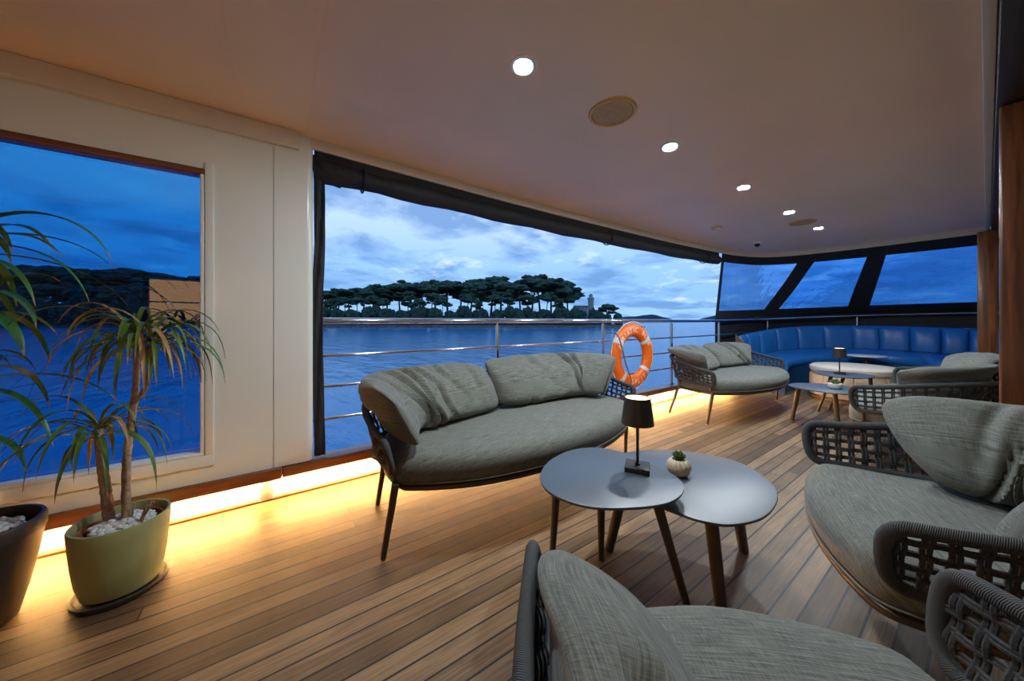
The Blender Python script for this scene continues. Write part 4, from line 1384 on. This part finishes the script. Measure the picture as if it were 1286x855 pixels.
def gravel(name, c, r, z, n, label, seed, size=0.011):
    rnd = random.Random(seed); mb = MB()
    bm0 = bmesh.new(); bmesh.ops.create_icosphere(bm0, subdivisions=2, radius=1.0)
    bv = [v.co.copy() for v in bm0.verts]; bf = [[v.index for v in f.verts] for f in bm0.faces]; bm0.free()
    for k in range(n):
        a = rnd.random()*2*PI; rr = r*math.sqrt(rnd.random())
        s = Vector((rnd.uniform(0.8, 1.6), rnd.uniform(0.7, 1.2), rnd.uniform(0.5, 0.8)))*size
        rot = Matrix.Rotation(rnd.random()*6.3, 3, 'Z') @ Matrix.Rotation(rnd.uniform(-0.5, 0.5), 3, 'X')
        cc = Vector((rr*math.cos(a), rr*math.sin(a), 0.006 + rnd.random()*0.013 - 0.012*(rr/r)**2))
        sd = rnd.random()*50
        mb.add([rot @ Vector((v.x*s.x, v.y*s.y, v.z*s.z))*(1+0.2*noise.noise(v*1.3+Vector((sd, 0, 0)))) + cc for v in bv], bf)
    o = mb.build(name, M['pebble'], None, smooth=80, loc=(c[0], c[1], z), recalc=False)
    return tag(o, label, 'gravel', None, 'stuff')


GP = Vector((-1.862, -0.478, 0))
g = empty('potted_dracaena', GP, 0, 'spindly two-stemmed dracaena in a pale olive pot under the window', 'potted plant')
q = MB(); q.lathe([(0.0, 0.0), (0.112, 0.0), (0.122, 0.005), (0.126, 0.02), (0.118, 0.022), (0.110, 0.014), (0.0, 0.012)], n=48); q.build('saucer', M['saucer'], g)
q = MB()
q.lathe([(0.0, 0.0145), (0.088, 0.0145), (0.100, 0.022), (0.112, 0.07), (0.121, 0.14), (0.127, 0.215), (0.130, 0.262), (0.128, 0.268), (0.122, 0.268), (0.120, 0.26), (0.117, 0.20), (0.0, 0.19)], n=64)
q.build('pot', M['olive'], g)
q = MB(); q.lathe([(0.100, 0.20), (0.106, 0.242), (0.110, 0.244), (0.110, 0.240), (0.104, 0.20)], n=48); q.build('inner_liner', M['terracotta'], g)
q = MB(); q.lathe([(0.103, 0.215), (0.06, 0.222), (0.0, 0.225)], n=36); q.build('soil', M['soil'], g)
gravel('white_gravel', GP, 0.079, 0.2425, 170, 'white pebbles covering the soil in the olive pot', 5)
rnd = random.Random(21)


def cane(root, path, r0, r1, crowns, name='stem'):
    mb = MB()
    P = catmull(path, 10, False)
    rad = [lerp(r0, r1, i/(len(P)-1))*(1+0.09*math.sin(i*2.4)) for i in range(len(P))]
    mb.tube(P, rad, 10)
    st = mb.build(name, M['cane'], root)
    lf = MB()
    for (c, n, length, spread) in crowns:
        for k in range(n):
            az = k*2.39996 + rnd.random()*0.4
            el = rnd.uniform(0.2, 1.2)
            L = length*rnd.uniform(0.7, 1.1)
            z = rnd.uniform(-0.03, 0.03)
            dry = rnd.random() < 0.18
            strap_leaf(lf, (c[0], c[1], c[2]+z), az, el, L, 0.017, rnd.uniform(2.8, 5.2), rnd, 1 if dry else 0, 10, 1 if rnd.random() < 0.6 else None)
    lf.build('foliage', [M['leaf'], M['leaftan']], st, recalc=False)
    return st


cane(g, [(-0.005, 0.01, 0.20), (-0.005, 0.01, 0.45), (-0.02, 0.02, 0.62), (-0.03, 0.03, 0.78), (-0.03, 0.03, 0.93)], 0.013, 0.009, [((-0.03, 0.03, 0.94), 34, 0.36, True), ((-0.03, 0.03, 0.86), 12, 0.32, True)])
cane(g, [(-0.022, 0.022, 0.68), (0.0, 0.06, 0.74), (0.005, 0.075, 0.84), (0.0, 0.08, 0.91)], 0.008, 0.007, [((0.0, 0.08, 0.91), 26, 0.34, True)])
cane(g, [(-0.03, -0.035, 0.20), (-0.025, -0.045, 0.35), (-0.03, -0.06, 0.50), (-0.03, -0.065, 0.60)], 0.017, 0.012, [((-0.03, -0.065, 0.585), 32, 0.33, True)])
q = MB()
for (a, b, rr) in (((0.03, 0.05, 0.21), (0.05, 0.075, 0.31), 0.006), ((0.035, 0.055, 0.24), (0.03, 0.085, 0.315), 0.0045), ((0.04, 0.06, 0.26), (0.075, 0.10, 0.325), 0.004), ((0.0, 0.02, 0.22), (0.01, 0.035, 0.31), 0.004)):
    q.tube([a, Vector(a).lerp(Vector(b), 0.5)+Vector((0.004, 0, 0)), b], [rr, rr*0.9, rr*0.6], 8)
q.build('dead_twigs', M['cane'], g)

DP = Vector((-1.885, -0.815, 0))
g2 = empty('potted_palm', DP, 0, 'broad-leaved plant in a dark brown pot at the left edge', 'potted plant')
q = MB(); q.lathe([(0.0, 0.0), (0.085, 0.0), (0.093, 0.008), (0.115, 0.10), (0.135, 0.21), (0.146, 0.285), (0.149, 0.287), (0.150, 0.325), (0.146, 0.332), (0.138, 0.332), (0.134, 0.31), (0.128, 0.27), (0.0, 0.26)], n=64); q.build('pot', M['darkpot'], g2)
q = MB(); q.lathe([(0.127, 0.275), (0.06, 0.283), (0.0, 0.285)], n=36); q.build('soil', M['soil'], g2)
gravel('white_gravel', DP, 0.098, 0.3035, 190, 'white pebbles covering the soil in the dark brown pot', 6)
q = MB()
P = catmull([(0.0, 0.0, 0.27), (0.01, -0.02, 0.6), (0.0, 0.0, 0.95), (0.01, 0.01, 1.30)], 10, False)
q.tube(P, [lerp(0.014, 0.008, i/(len(P)-1)) for i in range(len(P))], 10)
st = q.build('stem', M['cane'], g2)
q = MB()
rnd2 = random.Random(4)
# leaves reaching into the picture first, then the rest of the crown
for (z, az, el, L, w, dr) in ((1.30, 1.15, 0.55, 0.46, 0.030, 2.2), (1.27, 1.55, 0.35, 0.36, 0.022, 1.6), (1.24, 1.3, 0.25, 0.38, 0.024, 2.4), (1.20, 0.95, 0.15, 0.30, 0.026, 2.3),
                              (1.22, 1.75, 0.10, 0.40, 0.022, 1.5), (1.10, 1.4, 0.2, 0.22, 0.055, 3.0), (1.05, 1.1, -0.2, 0.24, 0.05, 2.2), (0.80, 1.3, 0.3, 0.40, 0.022, 1.4), (0.78, 1.0, 0.15, 0.36, 0.028, 2.4), (0.62, 1.2, 0.3, 0.22, 0.03, 3.4)):
    strap_leaf(q, (0.01, 0.0, z), az, el, L, w, dr, rnd2, 0, 12, 1)
for k in range(34):
    strap_leaf(q, (0.01, 0.0, rnd2.uniform(0.75, 1.32)), rnd2.uniform(2.5, 5.7), rnd2.uniform(-0.1, 1.1), rnd2.uniform(0.22, 0.38), rnd2.uniform(0.02, 0.035), rnd2.uniform(1.4, 2.8), rnd2, 0, 10, 1)
q.build('foliage', [M['leafdark'], M['leaftan']], st, recalc=False)

# ================================================================== THE SEA, THE ISLAND
SEA_Z = -3.2            # water level below the deck
sb = MB()
sb.add([(-6000, -6000, 0), (6000, -6000, 0), (6000, 6000, 0), (-6000, 6000, 0)], [(0, 1, 2, 3)])
sea = sb.build('sea', M['sea'], smooth=0, loc=(0, 0, SEA_Z)); struct(sea)
# the ship's side below the deck
hb = MB()
n = len(bow_deck)
hb.add([(x*1.0, y, -0.08) for x, y in bow_deck] + [(x*0.85, y*0.97, SEA_Z-0.5) for x, y in bow_deck], [tuple(range(n-1, -1, -1)), tuple(range(n, 2*n))] + [(i, (i+1) % n, (i+1) % n+n, i+n) for i in range(n)])
hull = hb.build('hull', M['base'], smooth=0); struct(hull)

D0 = 215.0
px = D0/F_PX            # metres per pixel at the island


def ground_h(u):
    """height of the island ground above the sea by picture column"""
    h = 6.0*smoothstep((790-u)/60.0)
    h += 1.5*noise.noise(Vector((u*0.02, 3.3, 0)))*smoothstep((790-u)/60.0)
    return h


ib = MB()
us = [(-420 + k*10) for k in range(int((800+420)/10)+1)]
rows = []
for (dd, hf) in ((-16, -0.6), (-12, 0.25), (-6, 0.45), (2, 0.8), (14, 1.0), (50, 1.05), (90, 1.0), (115, 0.5), (130, -0.4)):
    rows.append([far(u, D0+dd + 3*noise.noise(Vector((u*0.05, dd*0.3, 1))), SEA_Z + (ground_h(u)*hf if hf > 0 else hf) + (0.8*noise.noise(Vector((u*0.13, dd, 4))) if hf > 0 else 0)) for u in us])
vs = [p for r_ in rows for p in r_]; W_ = len(us)
ib.add(vs, [(j*W_+i, j*W_+i+1, (j+1)*W_+i+1, (j+1)*W_+i) for j in range(len(rows)-1) for i in range(W_-1)])
isl = ib.build('island_ground', M['scrub'], smooth=60); struct(isl)
# pale rocky shore
rb = MB(); rr_ = []
for (dd, z) in ((-24, -1.0), (-20, 0.5), (-17, 1.3), (-13, 1.6), (-9, 0.9)):
    rr_.append([far(u, D0+dd+2.5*noise.noise(Vector((u*0.09, dd, 7))), SEA_Z + z*(0.6+0.6*smoothstep((812-u)/30)) + (0.6*noise.noise(Vector((u*0.21, dd, 2))) if z > 0 else 0)) for u in [(-420+k*5) for k in range(247)]])
W_ = 247
rb.add([p for q_ in rr_ for p in q_], [(j*W_+i, j*W_+i+1, (j+1)*W_+i+1, (j+1)*W_+i) for j in range(len(rr_)-1) for i in range(W_-1)])
struct(rb.build('rocky_shore', M['rock'], smooth=30))


def blob(mb, c, r, sq, rnd, sub=3, amp=0.35, fq=0.5):
    bm0 = bmesh.new(); bmesh.ops.create_icosphere(bm0, subdivisions=sub, radius=1.0)
    sd = Vector((rnd.random()*90, rnd.random()*90, 0))
    vs = []
    for v in bm0.verts:
        d = v.co
        k = 1 + amp*noise.noise(d*2.2+sd) + amp*0.8*noise.noise(d*5.5+sd) + amp*0.6*noise.noise(d*11+sd)
        z = d.z*sq*k
        if d.z < 0: z *= 0.55
        vs.append((c[0]+d.x*r*k, c[1]+d.y*r*k, c[2]+z*r))
    mb.add(vs, [[v.index for v in f.verts] for f in bm0.faces])
    bm0.free()


def make_pine(seed, h, cw, ch):
    """umbrella pine: leaning bare trunk, forked limbs, flat layered crown"""
    rnd = random.Random(seed)
    r = empty('pine_tree')
    lean = rnd.uniform(-0.12, 0.12)
    top = Vector((lean*h, rnd.uniform(-0.05, 0.05)*h, h-ch*0.5))
    fork = Vector((lean*h*0.45, 0, h*0.52))
    q = MB(); q.tube([(0, 0, 0), fork*0.5, fork, top], [0.42, 0.34, 0.28, 0.12], 8)
    q2 = MB(); ends = []
    nb = rnd.randint(4, 6)
    for k in range(nb):
        a = 2*PI*k/nb + rnd.random()*0.6
        e = Vector((top.x + math.cos(a)*cw*rnd.uniform(0.35, 0.75), top.y + math.sin(a)*cw*rnd.uniform(0.3, 0.6), h - ch*rnd.uniform(0.35, 0.95)))
        s = fork.lerp(top, rnd.uniform(0.0, 0.5))
        q.tube([s, s.lerp(e, 0.5)+Vector((0, 0, -0.4)), e], [0.2, 0.14, 0.06], 6)
        ends.append(e)
    q.build('trunk', M['trunk'], r)
    for e in ends: blob(q2, e, cw*rnd.uniform(0.36, 0.52), rnd.uniform(0.42, 0.6), rnd)
    blob(q2, (top.x, top.y, h-ch*0.42), cw*0.55, 0.55, rnd)
    for k in range(9):
        a = rnd.random()*2*PI; rr = cw*rnd.uniform(0.3, 0.95)
        blob(q2, (top.x+rr*math.cos(a), top.y+rr*math.sin(a)*0.8, h-ch*rnd.uniform(0.2, 0.75)-rr*0.08), cw*rnd.uniform(0.16, 0.28), 0.6, rnd, 3)
    q2.build('crown', M['pine'], r, smooth=0, recalc=False)
    return r


protos = [make_pine(101, 18, 7.2, 9.5), make_pine(102, 18, 8.2, 8.5), make_pine(103, 18, 6.4, 10.5), make_pine(104, 18, 7.6, 9.0), make_pine(105, 18, 6.6, 8.0)]
used = [False]*len(protos)
RT = random.Random(12)


def pine_at(u, ytop, dd, k, lab, rz=None, wide=1.0, ybase=None):
    depth = D0 + dd
    gz = ground_h(u)*0.9 + SEA_Z
    ztop = 1.0 + (CYP - ytop)/F_PX*depth
    s = (ztop - gz)/18.3
    o = protos[k] if not used[k] else copy_tree(protos[k])
    used[k] = True
    o.location = far(u, depth, gz - 0.3)
    o.rotation_euler = (0, 0, (RT.random()*6.28 if rz is None else rz))
    o.scale = (s*wide, s*wide, s)
    tag(o, lab, 'tree', 'pines on the island')
    return o


ORD = ['first', 'second', 'third', 'fourth', 'fifth', 'sixth', 'seventh', 'eighth', 'ninth', 'tenth', 'eleventh', 'twelfth', 'thirteenth', 'fourteenth', 'fifteenth', 'sixteenth', 'seventeenth', 'eighteenth', 'nineteenth', 'twentieth',
       'twenty-first', 'twenty-second', 'twenty-third', 'twenty-fourth', 'twenty-fifth', 'twenty-sixth', 'twenty-seventh', 'twenty-eighth', 'twenty-ninth', 'thirtieth']
openp = [(408, 360, 6), (424, 359, 0), (440, 357, 9), (455, 357, 2), (470, 354, 8), (486, 352, 0), (503, 352, 7), (518, 347.5, 1), (533, 351, 9), (548, 348, 3), (562, 345.5, 8), (577, 351, 0), (590, 347, 6), (603, 344.5, 1), (616, 342.5, 9), (629, 345, 3),
         (641, 350, 8), (654, 349, 0), (667, 345, 6), (679, 341, 2), (692, 343.5, 9), (706, 349, 4), (713, 354, 0)]
for i, (u, yt, dd) in enumerate(openp):
    dd = (24, 64, 44, 84)[i % 4]
    pine_at(u, yt, dd, i % 5, 'dark umbrella pine on the island, %s from the left above the railing' % ORD[i], wide=1.2)
lowp = [(414, 371, -3), (433, 369, -5), (449, 370, -2), (468, 368, -5), (480, 372, -3), (512, 366, -4), (527, 371, -6), (541, 364, -3), (556, 369, -5), (586, 366, -4), (597, 371, -2), (622, 365, -5), (636, 370, -3), (661, 366, -4), (686, 364, -5), (698, 370, -3)]
for i, (u, yt, dd) in enumerate(lowp):
    dd = (-3, 9)[i % 2]
    pine_at(u, yt, dd, (i*3+2) % 5, 'low young pine above the railing, %s from the left among the lower ones' % ORD[i], wide=0.9)
pine_at(765, 378, 0, 0, 'small wind-bent pine at the right tip of the island beside the tower', wide=1.3)
leftp = [(-60, 322, 5), (-30, 326, 0), (-5, 328, 8), (20, 328, 2), (44, 327, 9), (66, 330, 0), (88, 329, 7), (110, 333, 2), (131, 334, 9), (152, 335, 3), (172, 333, 8), (190, 336, 1), (208, 338, 6), (226, 341, 2), (244, 344, 8), (260, 343, 2)]
for i, (u, yt, dd) in enumerate(leftp):
    dd = (36, 76, 56, 96)[i % 4]
    pine_at(u, yt, dd, (i*2+1) % 5, 'tall dark pine seen through the big window, %s from its left side' % ORD[i], wide=1.35)


lowl = [(-45, 352, -3), (-14, 355, -5), (10, 350, -2), (33, 356, -5), (56, 352, -3), (78, 357, -4), (99, 353, -6), (120, 358, -3), (142, 355, -5), (163, 359, -4), (182, 355, -2), (200, 359, -5), (218, 356, -3), (236, 360, -4), (254, 357, -5)]
for i, (u, yt, dd) in enumerate(lowl):
    dd = (-4, 15)[i % 2]
    pine_at(u, yt, dd, (i*3+1) % 5, 'low dark pine seen through the big window, %s from its left side' % ORD[i], wide=1.05)


def scrub_at(u, ytop, dd, wpx, seed, lab):
    rnd = random.Random(seed); depth = D0+dd
    gz = ground_h(u)*0.5 + SEA_Z
    h = 1.0 + (CYP-ytop)/F_PX*depth - gz
    w = wpx*px
    r = empty('shrub', far(u, depth, gz-0.4), 0, lab, 'shrub', 'scrub bushes along the island shore')
    q = MB()
    for k in range(7):
        blob(q, (rnd.uniform(-0.5, 0.5)*w, rnd.uniform(-0.3, 0.3)*w, h*rnd.uniform(0.25, 0.6)), w*rnd.uniform(0.28, 0.4), h/w*rnd.uniform(0.9, 1.2), rnd, 3, 0.3)
    q.build('foliage', M['scrub'], r, smooth=0, recalc=False)
    q = MB(); q.tube([(0, 0, 0), (0.2, 0, h*0.4)], [0.25, 0.12], 6); q.build('stem', M['trunk'], r)


opens = [(u, 381.5 + (k % 3)*2.6, -11, 18) for k, u in enumerate(range(405, 745, 20))]
for i, (u, yt, dd, w) in enumerate(opens):
    scrub_at(u, yt, dd, w, 300+i, 'dark shoreline bush on the island, %s from the left above the railing' % ORD[i])
for i, (u, yt, w) in enumerate(((748, 386, 16), (758, 389, 14), (776, 391, 12))):
    scrub_at(u, yt, -11, w*0.8, 350+i, ['low bush at the foot of the island tower', 'low bush just right of the island tower', 'last low bush at the right tip of the island'][i])
lefts = [(u, 366 + (k % 3)*4, -12, 22) for k, u in enumerate(range(-50, 270, 25))]
for i, (u, yt, dd, w) in enumerate(lefts):
    scrub_at(u, yt, dd, w, 400+i, 'dark shoreline bush seen through the big window, %s from its left side' % ORD[i])

# tower and house at the island tip
def zpx(y, depth): return 1.0 + (CYP-y)/F_PX*depth


t = empty('stone_tower', far(742, D0, SEA_Z+1.5), 0, 'small pale stone tower at the right end of the island', 'tower')
zb = SEA_Z+1.5
q = MB(); q.lathe([(2.0, 0), (1.8, zpx(376, D0)-zb)], n=16); q.build('shaft', M['tower'], t, smooth=30)
q = MB(); q.lathe([(2.2, zpx(376, D0)-zb), (2.2, zpx(374, D0)-zb), (1.3, zpx(373.5, D0)-zb), (1.2, zpx(370, D0)-zb), (0.0, zpx(368.5, D0)-zb)], n=16); q.build('lantern_room', M['tower'], t, smooth=30)
t = empty('stone_house', far(729, D0+2, SEA_Z+2), TH, 'low stone house beside the tower on the island', 'house')
zb = SEA_Z+2
q = MB(); hh_ = zpx(386, D0)-zb; q.box((-4, -3, 0), (4, 3, hh_)); q.build('wall', M['tower'], t, smooth=0)
q = MB(); q.add([(-4.4, -3.4, hh_), (4.4, -3.4, hh_), (4.4, 3.4, hh_), (-4.4, 3.4, hh_), (-4.4, 0, hh_+1.4), (4.4, 0, hh_+1.4)], [(0, 1, 5, 4), (2, 3, 4, 5), (0, 4, 3), (1, 2, 5), (0, 3, 2, 1)]); q.build('roof', M['rock'], t, smooth=0)

# added glowing cabinet, out of view, to put an orange reflection in the window
cab = empty('added_glow_cabinet', (1.05, -0.93, 0), math.radians(-100), 'added unseen glowing cabinet, made for the orange reflection in the big window', 'cabinet')
q = MB()
q.box((-0.36, 0.0, 0.0), (0.36, 0.30, 0.72), 0.006); q.box((-0.36, 0.0, 1.50), (0.36, 0.30, 1.56), 0.006)
q.box((-0.36, 0.0, 0.72), (-0.31, 0.30, 1.50)); q.box((0.31, 0.0, 0.72), (0.36, 0.30, 1.50)); q.box((-0.31, 0.26, 0.72), (0.31, 0.30, 1.50))
q.build('carcass', M['post'], cab)
q = MB(); q.box((-0.305, 0.05, 0.725), (0.305, 0.06, 1.495)); q.build('lit_panel', emit('added_reflection_glow', (1.0, 0.46, 0.18), 3.0), cab, smooth=0)
for zz in (0.95, 1.22):
    q = MB(); q.box((-0.308, 0.0, zz), (0.308, 0.045, zz+0.015)); q.build('shelf', M['post'], cab, smooth=0)

# distant hills on the horizon
for (u0, u1, ypk, depth, sd) in ((770, 850, 393, 2500, 1), (872, 960, 392.5, 2600, 2), (945, 1120, 394, 2800, 3)):
    q = MB(); vsn = []
    nn = 60
    def hill(u, v, u0=u0, u1=u1, ypk=ypk, depth=depth, sd=sd):
        uu = lerp(u0, u1, u)
        env = math.sin(PI*u)**0.7
        z = (zpx(ypk, depth)-SEA_Z)*env*(0.8+0.25*noise.noise(Vector((u*4, sd, 0))))
        prof_ = [0.0, 0.75, 1.0, 0.8, 0.0][int(round(v*4))]
        return far(uu, depth + 160*v, SEA_Z - 0.5 + z*prof_)
    q.grid(hill, nn, 4)
    struct(q.build('distant_hill', M['hill'], smooth=60))
